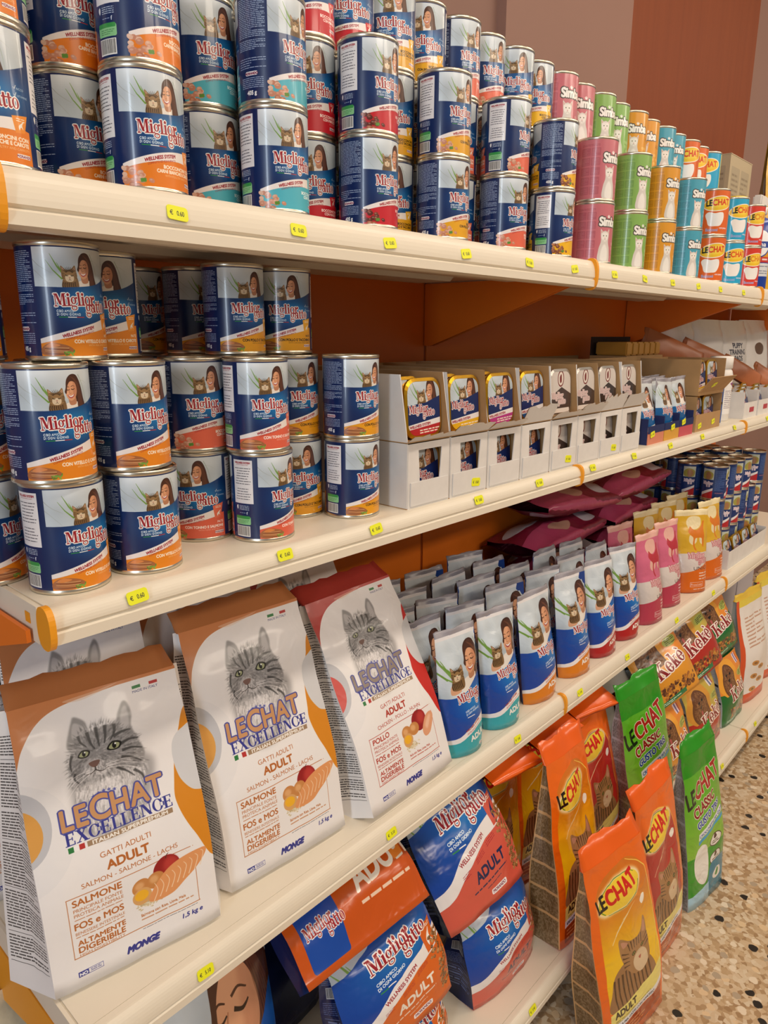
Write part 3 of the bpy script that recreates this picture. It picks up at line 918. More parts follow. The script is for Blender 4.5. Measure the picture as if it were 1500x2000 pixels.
def kibble_bag(kind):
    """pillow bag front with the serif logo over a slanting white band"""
    low, ink = {'orange': ('#d9661c', '#f4ece0'), 'salmon': ('#d25a48', '#1d2550')}[kind]
    W, H = 800, 800
    cv = Canvas(W, H, '#11419c')
    g = np.exp(-(((np.arange(W)[None, :] - 480) / 300.0) ** 2 + ((np.arange(H)[:, None] - 240) / 150.0) ** 2))
    cv.put((g * .9).astype(np.float32), '#1c7cc4')
    girl_photo(cv, 0, 0, 800, 210, np.concatenate([[(0, 0), (0, 200)], blob([(0, 200), (250, 120), (430, 20), (470, 0)], 8, False)]), zoom=1.1, cx=-.28, cy=.0)
    band = blob([(0, 560), (140, 520), (300, 430), (480, 370), (800, 300)], 8, False)
    lo = blob([(0, 640), (140, 610), (300, 520), (480, 450), (800, 390)], 8, False)
    cv.fill(np.concatenate([band, lo[::-1]]), '#ece6e4')
    cv.fill(np.concatenate([lo, [(800, 800), (0, 800)]]), low)
    cv.fill(np.array([(640, 240), (780, 230), (740, 390), (640, 410)]), low)
    cv.fill(blob([(680, 380), (676, 340), (710, 300), (730, 280), (712, 330), (724, 370), (700, 350)]), '#f6f0e8' if kind == 'orange' else '#26305e')
    cv.lines(665, 252, 760, 268, 12, 6, '#f6e6d8', 3, ragged=False)
    miglior(cv, 220, 270, 104, -.14)
    for i, t in enumerate(('CIBO AMICO', 'DI OGNI GIORNO')):
        cv.text(t, 235, 350 + 30 * i, 19, '#e8f2fa', bold=.8, rot=-.12)
    cv.rect(240, 392, 300, 399, '#2e8b45')
    cv.rect(300, 388, 360, 395, '#f2f2f2')
    cv.text('WELLNESS SYSTEM', 250, 490, 25, RED, bold=.8, rot=-.26, sx=.95)
    for i in range(3):
        cv.lines(230 + 140 * i, 536 - 40 * i, 330 + 140 * i, 560 - 40 * i, 11, 4, RED, i, .8, slope=-.26)
    cv.text('ADULT', 330, 630, 66, ink, bold=3.4, rot=-.1)
    cv.lines(280, 668, 640, 676, 16, 9, ink, 4, .85, False, slope=-.1)
    cv.lines(400, 690, 560, 696, 16, 6, ink, 6, .6, False, slope=-.1)
    cv.fill(rbox(430, 718, 600, 752, 10), '#f1eef0')
    cv.text('MORANDO', 515, 744, 19, '#7d2144', align=.5, bold=1)
    rg = random.Random(2)
    for i in range(130):
        u = rg.random()
        x, y = 690 + 100 * u + rg.uniform(-40, 40), 330 + 400 * rg.random()
        if x < 640 + abs(y - 480) * .3:
            continue
        c = rg.choice(('#a87848', '#8d6038', '#c09058', '#74502c'))
        cv.fill(blob([(x - 13, y), (x, y - 11), (x + 13, y), (x, y + 11)]), c)
        cv.fill(ell(x - 3, y - 4, 4, 3, 0, 8), '#e0bc8a', .5)
    return cv.image('printed kibble bag front ' + kind)


def kibble_side(kind):
    cv = Canvas(300, 800, '#0d1c4c')
    cv.lines(30, 90, 270, 250, 13, 5, '#5a6da0', 3)
    cv.barcode(70, 270, 250, 350, 6, '#c9ccd2')
    cv.lines(30, 380, 270, 470, 14, 5, '#5a6da0', 5)
    for i in range(4):
        cv.rect(30, 500 + 54 * i, 270, 504 + 54 * i, '#6c7cae')
        cv.lines(50, 520 + 54 * i, 250, 534 + 54 * i, 30, 14, '#7d8cba', i, .8)
    return cv.image('navy bag side ' + kind)


def girl_bag():
    W, H = 900, 900
    cv = Canvas(W, H, '#1a55ad')
    girl_photo(cv, 0, 0, 900, 760, np.concatenate([[(0, 0), (0, 760)], blob([(0, 760), (400, 740), (640, 600), (820, 380), (900, 300)], 8, False), [(900, 0)]]), zoom=1.67, cx=-.415, cy=.0)
    miglior(cv, 520, 760, 110, -.3)
    cv.fill(ell(640, 640, 70, 44, -.3), '#e8eef6', .9)
    cv.fill(ell(640, 640, 62, 37, -.3), '#1a55ad')
    cv.lines(590, 620, 690, 660, 12, 4, '#e8eef6', 3)
    cv.fill(np.array([(0, 820), (500, 790), (900, 700), (900, 900), (0, 900)]), '#eae6e6')
    return cv.image('printed kibble bag front with girl')


def oval_bag(kind):
    """orange bag with an oval badge and a tabby"""
    W, H = 460, 1000
    cv = Canvas(W, H, '#ee6a12')
    mid = '#f2b80e' if kind == 'yellow' else '#b8241c'
    yy = np.arange(H)[:, None] / H
    xx = np.arange(W)[None, :] / W
    if kind == 'yellow':
        pan = np.concatenate([blob([(50, 150), (120, 90), (300, 60), (400, 120), (430, 220)], 8, False), [(440, 760), (40, 760)]])
        m = cover([pos(pan)], W, H)
        t = np.clip((yy - .2) / .3, 0, 1) * np.ones_like(xx)
        col = (hexc('#d6741a')[None, None] * (1 - t[..., None]) + hexc('#f4c312')[None, None] * t[..., None]).astype(np.float32)
        cv.put(m, col)
        cv.fill(stroke(blob([(440, 760), (432, 240), (400, 130), (300, 68)], 8, False), 8, 3), '#f7d25a')
        sx, sy = 205, 120
    else:
        cv.fill(blob([(60, 200), (180, 100), (330, 130), (400, 300), (410, 560), (360, 760), (60, 780), (40, 400)]), mid)
        cv.fill(stroke(blob([(60, 200), (180, 100), (330, 130), (400, 300), (410, 560)], 8, False), 10, 4), '#f3b02a')
        sx, sy = 190, 90
    # badge
    cv.fill(ell(sx, 190, 165, 84, -.22), '#fbeec0', .9, soft=7)
    cv.fill(ell(sx, 190, 150, 72, -.22), '#f5d13a')
    cv.fill(stroke(ell(sx, 190, 140, 76, -.22, 30, 2.6, 5.9), 5, 3), '#5d8f2e')
    cv.fill(stroke(ell(sx, 195, 140, 76, -.22, 30, .2, 2.4), 6, 3), '#5d8f2e')
    cv.text('LE', sx - 148, 238, 72, '#1a1512', bold=3, sx=.62, rot=-.22)
    cv.text('CHAT', sx - 82, 226, 74, '#d32018', bold=4, sx=.74, rot=-.22)
    cv.fill(blob([(330, 290), (350, 270), (375, 280), (372, 310), (350, 325), (335, 310)]), '#fbf6ea')
    for i in range(4):
        cv.fill(stroke([(110 + 30 * i, 420 - 30 * i), (200 + 30 * i, 330 - 20 * i)], 7, 2), '#f8e4b4', .7)
    # tabby kitten, sitting
    cv.fill(blob([(60, 770), (70, 640), (120, 560), (230, 540), (320, 580), (380, 680), (370, 770)]), '#9a7046')
    cv.fill([stroke(blob([(90 + 26 * i, 600 - 5 * i), (80 + 28 * i, 680), (92 + 28 * i, 765)], 5, False), 13, 6) for i in range(10)], '#4a3018', .85)
    cv.fill(blob([(150, 470), (165, 560), (230, 640), (330, 620), (360, 540), (350, 450), (335, 380), (300, 440), (220, 450), (160, 420)]), '#a67a4c')
    cv.fill(blob([(230, 570), (280, 540), (330, 570), (320, 630), (270, 650), (235, 620)]), '#d8bd98')
    rg = random.Random(3)
    L = [stroke([(200 + 20 * i, 455), (215 + 17 * i, 510)], 8, 4) for i in range(6)] + [stroke([(160, 500 + 22 * i), (205, 520 + 20 * i)], 8, 3) for i in range(4)] + [stroke([(356, 490 + 22 * i), (326, 512 + 20 * i)], 8, 3) for i in range(3)]
    cv.fill(L, '#4a3018', .85)
    cv.fill([ell(238, 535, 14, 11), ell(310, 530, 14, 11)], '#2a1c0e')
    cv.fill([ell(238, 535, 9, 8), ell(310, 530, 9, 8)], '#a8a04a')
    cv.fill([ell(238, 535, 4, 7), ell(310, 530, 4, 7)], '#0d0a06')
    cv.fill(blob([(270, 578), (290, 576), (281, 592)]), '#b0604c')
    cv.fill([blob([(166, 440), (175, 475), (205, 458)]), blob([(332, 400), (312, 450), (340, 468)])], '#c48e70')
    # captions
    cv.fill(np.array([(40, 770), (440, 690), (440, 800), (40, 850)]), '#f0e27a')
    cv.text('ADULT', 70, 812, 40, '#2c2416', bold=2.2, sx=.8, rot=-.12)
    cv.lines(70, 830, 330, 850, 11, 5, '#6b5f28', 3, .8, slope=-.12)
    cv.fill(np.array([(40, 850), (440, 790), (440, 830), (40, 892)]), '#eef0f2')
    cv.text('IDEALE PER GATTI CON APPETITO', 60, 878, 15, '#2c3450', bold=.6, rot=-.15, sx=.9)
    cv.fill(np.array([(40, 895), (440, 835), (440, 950), (40, 980)]), '#a8400e')
    for i in range(3):
        cv.lines(60, 912 + 22 * i, 300, 920 + 22 * i, 20, 8, '#e8a060', i, .85, slope=-.1)
    return cv.image('printed orange bag front ' + kind)


def kibble_window(base, tape):
    W, H = 240, 1000
    cv = Canvas(W, H, base)
    n = vnoise(H, W, 9, 4, 2)
    cv.a += (n[..., None] - .5) * .30
    for i in range(6):
        y = 120 + 140 * i
        cv.fill(stroke(blob([(0, y), (120, y + 14), (240, y + 8)], 6, False), 16), tape, .9)
    cv.rect(0, 0, 10, H, tape)
    cv.rect(W - 10, 0, W, H, tape)
    for i in range(6):
        cv.lines(140, 150 + 140 * i, 220, 235 + 140 * i, 9, 3, '#5a4630', i, .5)
    return cv.image('clear side window over kibble')


def green_bag():
    W, H = 460, 1000
    cv = Canvas(W, H, '#2f9a1c')
    cv.vgrad(0, 130, W, 640, '#56ae1e', '#8cc23a')
    cv.rect(0, 0, W, 130, '#23900f')
    cv.text('LE', 30, 330, 108, '#1b2413', bold=3.4, sx=.62, rot=-.26)
    cv.text('CHAT', 128, 302, 108, '#a81e16', bold=4, sx=.74, rot=-.26, edge='#f2e9d8', ew=4)
    cv.text('CHAT', 128, 302, 108, '#a81e16', bold=4, sx=.74, rot=-.26)
    cv.text('CLASSIC', 90, 400, 58, '#8c1d18', bold=3, sx=.84, rot=-.2, edge='#f2e9d8', ew=4)
    cv.text('CLASSIC', 90, 400, 58, '#8c1d18', bold=3, sx=.84, rot=-.2)
    cv.text('GUSTO TRIS', 110, 470, 42, '#1f3f9a', bold=2, sx=.86, rot=-.2, edge='#e8f0f8', ew=4)
    cv.text('GUSTO TRIS', 110, 470, 42, '#1f3f9a', bold=2, sx=.86, rot=-.2)
    cv.fill(np.array([(110, 500), (430, 440), (430, 478), (110, 545)]), '#e8eef4')
    cv.text('CROCCHETTE PER GATTI', 124, 534, 20, '#2a4fa0', bold=.8, rot=-.19)
    cv.fill(np.array([(110, 552), (430, 486), (430, 506), (110, 574)]), '#3ba0d8')
    cv.fill(blob([(70, 640), (110, 590), (190, 600), (230, 690), (220, 800), (180, 860), (110, 830), (60, 740)]), '#f1eee6')
    for i in range(2):
        y = 620 + 120 * i
        cv.fill(ell(320, y, 75, 42), '#3a241c')
        cv.fill(ell(320, y, 68, 36), '#f0ece4')
        cv.fill(blob([(300, y - 10), (316, y - 40), (340, y - 14), (322, y - 4)]), '#4a241a')
        cv.lines(276, y + 4, 366, y + 22, 12, 6, '#4a2a22', i)
    cv.fill(blob([(240, 790), (340, 760), (460, 790), (460, 1000), (240, 1000)]), '#12809e')
    cv.fill(ell(340, 860, 56, 40), '#f0ece4')
    cv.fill(blob([(320, 870), (340, 825), (362, 850), (345, 880)]), '#3f8f3a')
    cv.fill(np.array([(0, 900), (240, 880), (240, 1000), (0, 1000)]), '#a8d4ea')
    return cv.image('printed green bag front')


def dog_bag(kind):
    side, low = {'green': ('#12602c', '#0f6b2c'), 'red': ('#b8281c', '#b32a1a'), 'orange': ('#e8862a', '#e39a2c')}[kind]
    W, H = 600, 760
    cv = Canvas(W, H, low)
    cv.fill(np.array([(0, 0), (600, 0), (600, 330), (0, 380)]), '#ea9030' if kind != 'red' else '#c9b24a')
    cv.fill(blob([(0, 300), (60, 60), (200, 20), (330, 60), (360, 240), (330, 420), (120, 430)]), '#f0a838' if kind != 'red' else '#d89a3a')
    cv.fill(blob([(60, 330), (80, 130), (170, 70), (270, 110), (310, 240), (320, 420), (160, 440)]), '#6a4226')
    nz = vnoise(H, W, 12, 3, 2)
    m = cover([pos(blob([(80, 320), (100, 150), (180, 90), (260, 130), (300, 260), (300, 400), (160, 420)]))], W, H)
    cv.put(m * np.clip(nz * 2 - .8, 0, 1), '#a97a4c')
    cv.fill([ell(150, 180, 16, 14), ell(220, 176, 16, 14)], '#1a100a')
    cv.fill(blob([(165, 236), (205, 232), (196, 262), (176, 262)]), '#17100c')
    cv.fill(blob([(176, 290), (200, 288), (198, 330), (180, 330)]), '#b85a58')
    for i, c in enumerate(('#e8e4f0', '#4a6ab8', '#e8e4f0', '#b84a48')):
        cv.rect(420 + 26 * i, 20, 440 + 26 * i, 120, c)
    cv.fill(ell(470, 220, 90, 50), '#b8c25a')
    cv.lines(410, 196, 540, 246, 16, 8, '#4a5a20', 4)
    cv.fill(np.array([(0, 420), (600, 330), (600, 760), (0, 760)]), low)
    cv.text('Kekè', 170, 500, 150, '#8c1f22', font='serif', sx=.84, edge='#f6ece4', ew=11, rot=-.16)
    cv.text('Kekè', 170, 500, 150, '#8c1f22', font='serif', sx=.84, rot=-.16)
    rg = random.Random(4)
    for i in range(140):
        x, y = rg.uniform(150, 560), rg.uniform(580, 700)
        cv.fill(ell(x, y, 17, 12, rg.uniform(0, 3), 10), rg.choice(('#5a2f1c', '#7c4a24', '#a8682c', '#43200f', '#c98a34')))
    cv.fill(np.array([(60, 712), (420, 690), (420, 736), (60, 752)]), '#2f7a4a')
    cv.lines(80, 716, 400, 740, 14, 7, '#d8ecd8', 6)
    return cv.image('printed dog food bag front ' + kind)


def dog_side():
    cv = Canvas(300, 760, '#d9d8d6')
    cv.lines(30, 40, 270, 220, 12, 4, '#8a8a8a', 3)
    cv.rect(20, 250, 280, 280, '#1c1c1e')
    cv.lines(30, 300, 270, 430, 12, 4, '#8a8a8a', 4)
    cv.rect(20, 460, 280, 486, '#1c1c1e')
    cv.lines(30, 505, 270, 700, 12, 4, '#8a8a8a', 5)
    return cv.image('dog food bag back print')


def tray_lid(kind):
    W, H = 300, 340
    low = {'red': '#b8242c', 'yellow': '#e8b41e', 'pink': '#b83a86', 'blue': '#1c5a9c', 'brown': '#4a3a34', 'silver': '#3c302c'}[kind]
    if kind in ('brown', 'silver'):
        cv = Canvas(W, H, '#d8cfc8')
        cv.fill(np.array([(0, 200), (160, 130), (300, 190), (300, 340), (0, 340)]), low)
        cv.fill(ell(150, 70, 42, 58, .1), '#7a2f2c')
        cv.fill(ell(150, 70, 33, 48, .1), '#e8ddd2')
        cv.fill(blob([(140, 100), (136, 60), (158, 40), (160, 90)]), '#7a2f2c')
        cv.text('Miglior', 20, 210, 44, '#caa6a4', font='serif', sx=.9, edge='#e9d6d2', ew=4)
        cv.text('gatto', 110, 250, 42, '#caa6a4', font='serif', sx=.9, edge='#e9d6d2', ew=4)
        cv.fill(rbox(40, 280, 260, 312, 8), '#e9dfd6')
        return cv.image('printed tray lid ' + kind)
    cv = Canvas(W, H, '#14275e')
    girl_photo(cv, 0, 0, 300, 160, np.array([(0, 0), (0, 150), (160, 140), (300, 100), (300, 0)]), zoom=1.15, cx=-.16)
    miglior(cv, 30, 196, 44, -.05)
    cv.fill(np.array([(0, 262), (300, 226), (300, 262), (0, 290)]), '#eee8e6')
    cv.text('WELLNESS SYSTEM', 30, 280, 14, RED, bold=.6, rot=-.1)
    cv.fill(np.array([(0, 288), (300, 258), (300, 340), (0, 340)]), low)
    cv.lines(110, 290, 290, 318, 14, 7, '#f4e8d8', 4, slope=-.05)
    return cv.image('printed tray lid ' + kind)


def sachet(low):
    W, H = 260, 420
    cv = Canvas(W, H, '#16609e')
    cv.rect(0, 0, W, 190, '#c4ced4')
    girl_photo(cv, 0, 20, 260, 175, None, zoom=1.2, cx=-.25)
    cv.rect(0, 0, W, 24, '#d8dee2')
    miglior(cv, 60, 240, 42, -.1)
    cv.fill(np.array([(0, 330), (260, 290), (260, 320), (0, 362)]), '#e6e2e2')
    cv.fill(np.array([(0, 362), (260, 320), (260, 420), (0, 420)]), low)
    return cv.image('printed sachet front')


def crimson_bag():
    cv = Canvas(512, 512, '#7d1c34')
    cv.fill(blob([(20, 120), (120, 60), (210, 110), (190, 230), (70, 240)]), '#c8ccd4')
    cv.fill(blob([(380, 300), (440, 260), (500, 330), (470, 440), (390, 430)]), '#c8c4cc')
    cv.fill(np.array([(0, 330), (230, 280), (300, 512), (0, 512)]), '#b8466a')
    cv.fill(blob([(160, 360), (230, 320), (300, 380), (240, 440)]), '#c89a86')
    cv.lines(260, 60, 480, 120, 26, 10, '#b86a70', 3)
    return cv.image('crimson bag print')


def yellow_bag():
    cv = Canvas(400, 500, '#d9a92a')
    cv.fill(blob([(130, 40), (280, 30), (320, 130), (200, 180), (110, 120)]), '#e9e2d2')
    cv.fill(blob([(170, 160), (260, 150), (250, 300), (180, 310)]), '#c85a38')
    cv.fill(blob([(60, 330), (160, 300), (200, 420), (90, 470)]), '#e8d8b8')
    cv.fill(blob([(250, 330), (330, 310), (350, 420), (270, 450)]), '#e8d8b8')
    return cv.image('yellow bag print')


def carrier_print(kind):
    cv = Canvas(400, 560, '#efecea')
    if kind == 'pads':
        for i in range(3):
            cv.text(('PUPPY', 'TRAINING', 'PADS')[i], 200, 190 + 44 * i, 34, '#4a4a58', align=.5, bold=2)
            cv.fill(ell(100 + 100 * i, 360, 38, 38), '#22222a')
            cv.fill(ell(100 + 100 * i, 360, 14, 18, .6), '#d8d8d8')
        cv.fill(ell(370, 60, 14, 14), '#b03a38')
        cv.fill(ell(370, 460, 14, 14), '#b03a38')
    else:
        if kind == 'seal':
            cv.fill(blob([(140, 190), (200, 160), (260, 190), (240, 240), (160, 240)]), '#6a4c34')
        cv.text('Camilla', 200, 300 if kind != 'seal' else 420, 50, '#b9b2a8', align=.5, bold=1)
    return cv.image('white bag print ' + kind)


def tall_box():
    cv = Canvas(300, 900, '#ece6e0')
    cv.rect(0, 0, 300, 60, '#e8d24a')
    cv.rect(0, 0, 22, 900, '#d8562a')
    cv.rect(0, 820, 300, 900, '#d8562a')
    for i in range(5):
        cv.fill(ell(110 + 70 * (i % 2), 560 + 60 * i, 40, 22, .4), '#c98a3a')
        cv.fill(ell(110 + 70 * (i % 2), 560 + 60 * i, 18, 9, .4), '#8a5a2a')
    cv.lines(60, 160, 260, 420, 30, 12, '#c9a08a', 4)
    return cv.image('white and orange sack print')


def beige_box():
    cv = Canvas(300, 400, '#b9a98a')
    for i in range(2):
        for j in range(3):
            cv.fill(rbox(24 + 132 * i, 30 + 120 * j, 138 + 132 * i, 132 + 120 * j, 6), '#a89a80')
            cv.lines(36 + 132 * i, 50 + 120 * j, 126 + 132 * i, 110 + 120 * j, 14, 6, '#8d7f68', i + j)
    return cv.image('beige carton print')


def spray_label():
    cv = Canvas(400, 400, '#1a3fa0')
    for fx in (0, 200):
        cv.fill(np.array([(fx, 110), (fx + 200, 90), (fx + 200, 230), (fx, 230)]), '#e09a1c')
        cv.fill(ell(fx + 100, 160, 62, 74), '#2a4a9c')
        cv.fill(ell(fx + 100, 160, 56, 68), '#eef0f4')
        cv.fill(box2(fx + 50, 150, fx + 150, 182), '#1f3f98')
        cv.text('Bama', fx + 100, 176, 22, '#f4f4f8', align=.5, bold=1)
        cv.rect(fx, 230, fx + 200, 258, '#c83a34')
        cv.lines(fx + 30, 238, fx + 180, 250, 20, 9, '#f0d8d4', 4)
        cv.rect(fx, 262, fx + 200, 330, '#dfe3ea')
        cv.lines(fx + 30, 276, fx + 170, 320, 12, 4, '#6a7690', 5)
    return cv.image('spray bottle label')


def dog_can():
    cv = Canvas(1200, 500, '#16336e')
    for fx in (0, 400, 800):
        cv.lines(fx + 20, 50, fx + 180, 380, 11, 4, '#5f7cb4', 3)
        cv.text('MORANDO', fx + 100, 420, 18, '#d88a8a', align=.5)
        cv.rect(fx + 205, 30, fx + 395, 200, '#c9d0c0')
        cv.fill(blob([(fx + 215, 110), (fx + 290, 60), (fx + 380, 100), (fx + 360, 190), (fx + 230, 190)]), '#a8a04a')
        cv.fill(blob([(fx + 270, 100), (fx + 320, 80), (fx + 360, 130), (fx + 330, 195), (fx + 280, 190)]), '#a87a50')
        cv.text('Miglior', fx + 225, 280, 50, '#d8b8c4', font='serif', sx=.8, edge='#f0e6ea', ew=4)
        cv.text('cane', fx + 290, 318, 46, '#d8b8c4', font='serif', sx=.8, edge='#f0e6ea', ew=4)
        cv.fill(np.array([(fx + 205, 420), (fx + 395, 330), (fx + 395, 370), (fx + 205, 470)]), '#eee8e6')
        cv.fill(np.array([(fx + 205, 470), (fx + 395, 370), (fx + 395, 500), (fx + 205, 500)]), '#b8242c')
    return cv.image('printed dog food can wrapper')
# ------------------------------------------------------------------ materials
_mats = {}


def mat(name, col, rough=.5, metal=0.0, coat=0.0, vary=0.0, scale=40, bump=0.0, spec=.5):
    if name in _mats:
        return _mats[name]
    m = bpy.data.materials.new(name)
    m.use_nodes = True
    nt = m.node_tree
    b = nt.nodes['Principled BSDF']
    lin = [(((c + .055) / 1.055) ** 2.4 if c > .04045 else c / 12.92) for c in hexc(col)]
    b.inputs['Base Color'].default_value = (*lin, 1)
    b.inputs['Roughness'].default_value = rough
    b.inputs['Metallic'].default_value = metal
    b.inputs['Coat Weight'].default_value = coat
    b.inputs['Specular IOR Level'].default_value = spec
    if vary or bump:
        tc = nt.nodes.new('ShaderNodeTexCoord')
        nz = nt.nodes.new('ShaderNodeTexNoise')
        nz.inputs['Scale'].default_value = scale
        nz.inputs['Detail'].default_value = 4
        nt.links.new(tc.outputs['Object'], nz.inputs['Vector'])
        if vary:
            r = nt.nodes.new('ShaderNodeValToRGB')
            r.color_ramp.elements[0].color = (*[c * (1 - vary) for c in lin], 1)
            r.color_ramp.elements[1].color = (*[min(c * (1 + vary), 1) for c in lin], 1)
            r.color_ramp.elements[0].position = .3
            r.color_ramp.elements[1].position = .7
            nt.links.new(nz.outputs['Fac'], r.inputs['Fac'])
            nt.links.new(r.outputs['Color'], b.inputs['Base Color'])
        if bump:
            bp = nt.nodes.new('ShaderNodeBump')
            bp.inputs['Strength'].default_value = bump
            bp.inputs['Distance'].default_value = .004
            nt.links.new(nz.outputs['Fac'], bp.inputs['Height'])
            nt.links.new(bp.outputs['Normal'], b.inputs['Normal'])
    _mats[name] = m
    return m


def printed(image, rough=.35, coat=0.0, bump=0.0, scale=30, metal=0.0):
    """glossy print: the drawn label image on the pack's own UVs, with film wrinkles as bump"""
    key = image.name + str((rough, coat, bump))
    if key in _mats:
        return _mats[key]
    m = bpy.data.materials.new(image.name)
    m.use_nodes = True
    nt = m.node_tree
    b = nt.nodes['Principled BSDF']
    b.inputs['Roughness'].default_value = rough
    b.inputs['Coat Weight'].default_value = coat
    b.inputs['Coat Roughness'].default_value = .07
    b.inputs['Metallic'].default_value = metal
    t = nt.nodes.new('ShaderNodeTexImage')
    t.image = image
    t.extension = 'EXTEND'
    nt.links.new(t.outputs['Color'], b.inputs['Base Color'])
    if bump:
        tc = nt.nodes.new('ShaderNodeTexCoord')
        nz = nt.nodes.new('ShaderNodeTexNoise')
        nz.inputs['Scale'].default_value = scale
        nz.inputs['Detail'].default_value = 2
        nz.inputs['Distortion'].default_value = 1.2
        nt.links.new(tc.outputs['Object'], nz.inputs['Vector'])
        bp = nt.nodes.new('ShaderNodeBump')
        bp.inputs['Strength'].default_value = bump
        bp.inputs['Distance'].default_value = .01
        nt.links.new(nz.outputs['Fac'], bp.inputs['Height'])
        nt.links.new(bp.outputs['Normal'], b.inputs['Normal'])
    _mats[key] = m
    return m


# ------------------------------------------------------------------ mesh helpers
def mesh(name, V, F, mats, uv=None, mi=None, smooth=True):
    me = bpy.data.meshes.new(name)
    me.from_pydata([tuple(v) for v in V], [], F)
    if uv is not None:
        l = me.uv_layers.new(name='UVMap')
        if callable(uv):
            l.data.foreach_set('uv', np.array([uv(f, k) for f in range(len(F)) for k in range(len(F[f]))], np.float32).ravel())
        else:
            l.data.foreach_set('uv', np.array([uv[i] for f in F for i in f], np.float32).ravel())
    for m in (mats if isinstance(mats, (list, tuple)) else [mats]):
        me.materials.append(m)
    if mi is not None:
        me.polygons.foreach_set('material_index', mi)
    if smooth:
        me.polygons.foreach_set('use_smooth', [True] * len(F))
    me.update()
    return me


def obj(name, me, parent=None, loc=(0, 0, 0), rot=(0, 0, 0)):
    o = bpy.data.objects.new(name, me)
    COL.objects.link(o)
    o.location, o.rotation_euler = loc, rot
    if parent is not None:
        o.parent = parent
    return o


def tag(o, label, cat, group=None):
    n = len(label.split())
    if not 4 <= n <= 16:
        print('LABEL', n, label)
    o['label'], o['category'] = label, cat
    if group:
        o['group'] = group
    return o


def thing(name, label, cat, loc=(0, 0, 0), rot=(0, 0, 0), group=None):
    return tag(obj(name, None, None, loc, rot), label, cat, group)


def copy_tree(o, loc, rot=None):
    """a copy of a thing with copies of its parts (mesh data shared)"""
    c = o.copy()
    COL.objects.link(c)
    c.location = loc
    if rot is not None:
        c.rotation_euler = rot
    for ch in o.children:
        d = ch.copy()
        COL.objects.link(d)
        d.parent = c
        for g in ch.children:
            e = g.copy()
            COL.objects.link(e)
            e.parent = d
    return c


def box_vf(x0, y0, z0, x1, y1, z1):
    V = [(x0, y0, z0), (x1, y0, z0), (x1, y1, z0), (x0, y1, z0), (x0, y0, z1), (x1, y0, z1), (x1, y1, z1), (x0, y1, z1)]
    F = [(3, 2, 1, 0), (4, 5, 6, 7), (0, 1, 5, 4), (1, 2, 6, 5), (2, 3, 7, 6), (3, 0, 4, 7)]
    return V, F


def boxes(name, L, m, bevel=0.0):
    V, F = [], []
    for b in L:
        v, f = box_vf(*b)
        n = len(V)
        V += v
        F += [tuple(i + n for i in q) for q in f]
    me = mesh(name, V, F, m, smooth=False)
    if bevel:
        bm = bmesh.new()
        bm.from_mesh(me)
        bmesh.ops.bevel(bm, geom=bm.edges[:], offset=bevel, segments=2, affect='EDGES', clamp_overlap=True)
        bm.to_mesh(me)
        bm.free()
        me.polygons.foreach_set('use_smooth', [False] * len(me.polygons))
    return me


def prism_x(name, prof, x0, x1, m, smooth=False):
    """profile of (y, z) points swept along x"""
    n = len(prof)
    V = [(x0, y, z) for y, z in prof] + [(x1, y, z) for y, z in prof]
    F = [(i, (i + 1) % n, n + (i + 1) % n, n + i) for i in range(n)] + [tuple(range(n))[::-1], tuple(range(n, 2 * n))]
    me = mesh(name, V, F, m, smooth=smooth)
    bm = bmesh.new()
    bm.from_mesh(me)
    bmesh.ops.recalc_face_normals(bm, faces=bm.faces[:])
    bm.to_mesh(me)
    bm.free()
    return me


def lathe(name, prof, m, seg=36, uv=False):
    V, F, U = [], [], []
    n = len(prof)
    for i in range(seg + 1):
        a = 2 * PI * i / seg
        for k, (r, z) in enumerate(prof):
            V.append((r * math.cos(a), r * math.sin(a), z))
            U.append((i / seg, (z - prof[0][1]) / max(prof[-1][1] - prof[0][1], 1e-6)))
    for i in range(seg):
        for k in range(n - 1):
            a, b = i * n + k, (i + 1) * n + k
            F.append((a, b, b + 1, a + 1))
    return mesh(name, V, F, m, U if uv else None)


def smoothstep(a, b, t):
    t = min(max((t - a) / (b - a), 0), 1)
    return t * t * (3 - 2 * t)


def lerp(P, t):
    for (a, x), (b, y) in zip(P, P[1:]):
        if t <= b:
            return x + (y - x) * smoothstep(a, b, t)
    return P[-1][1]


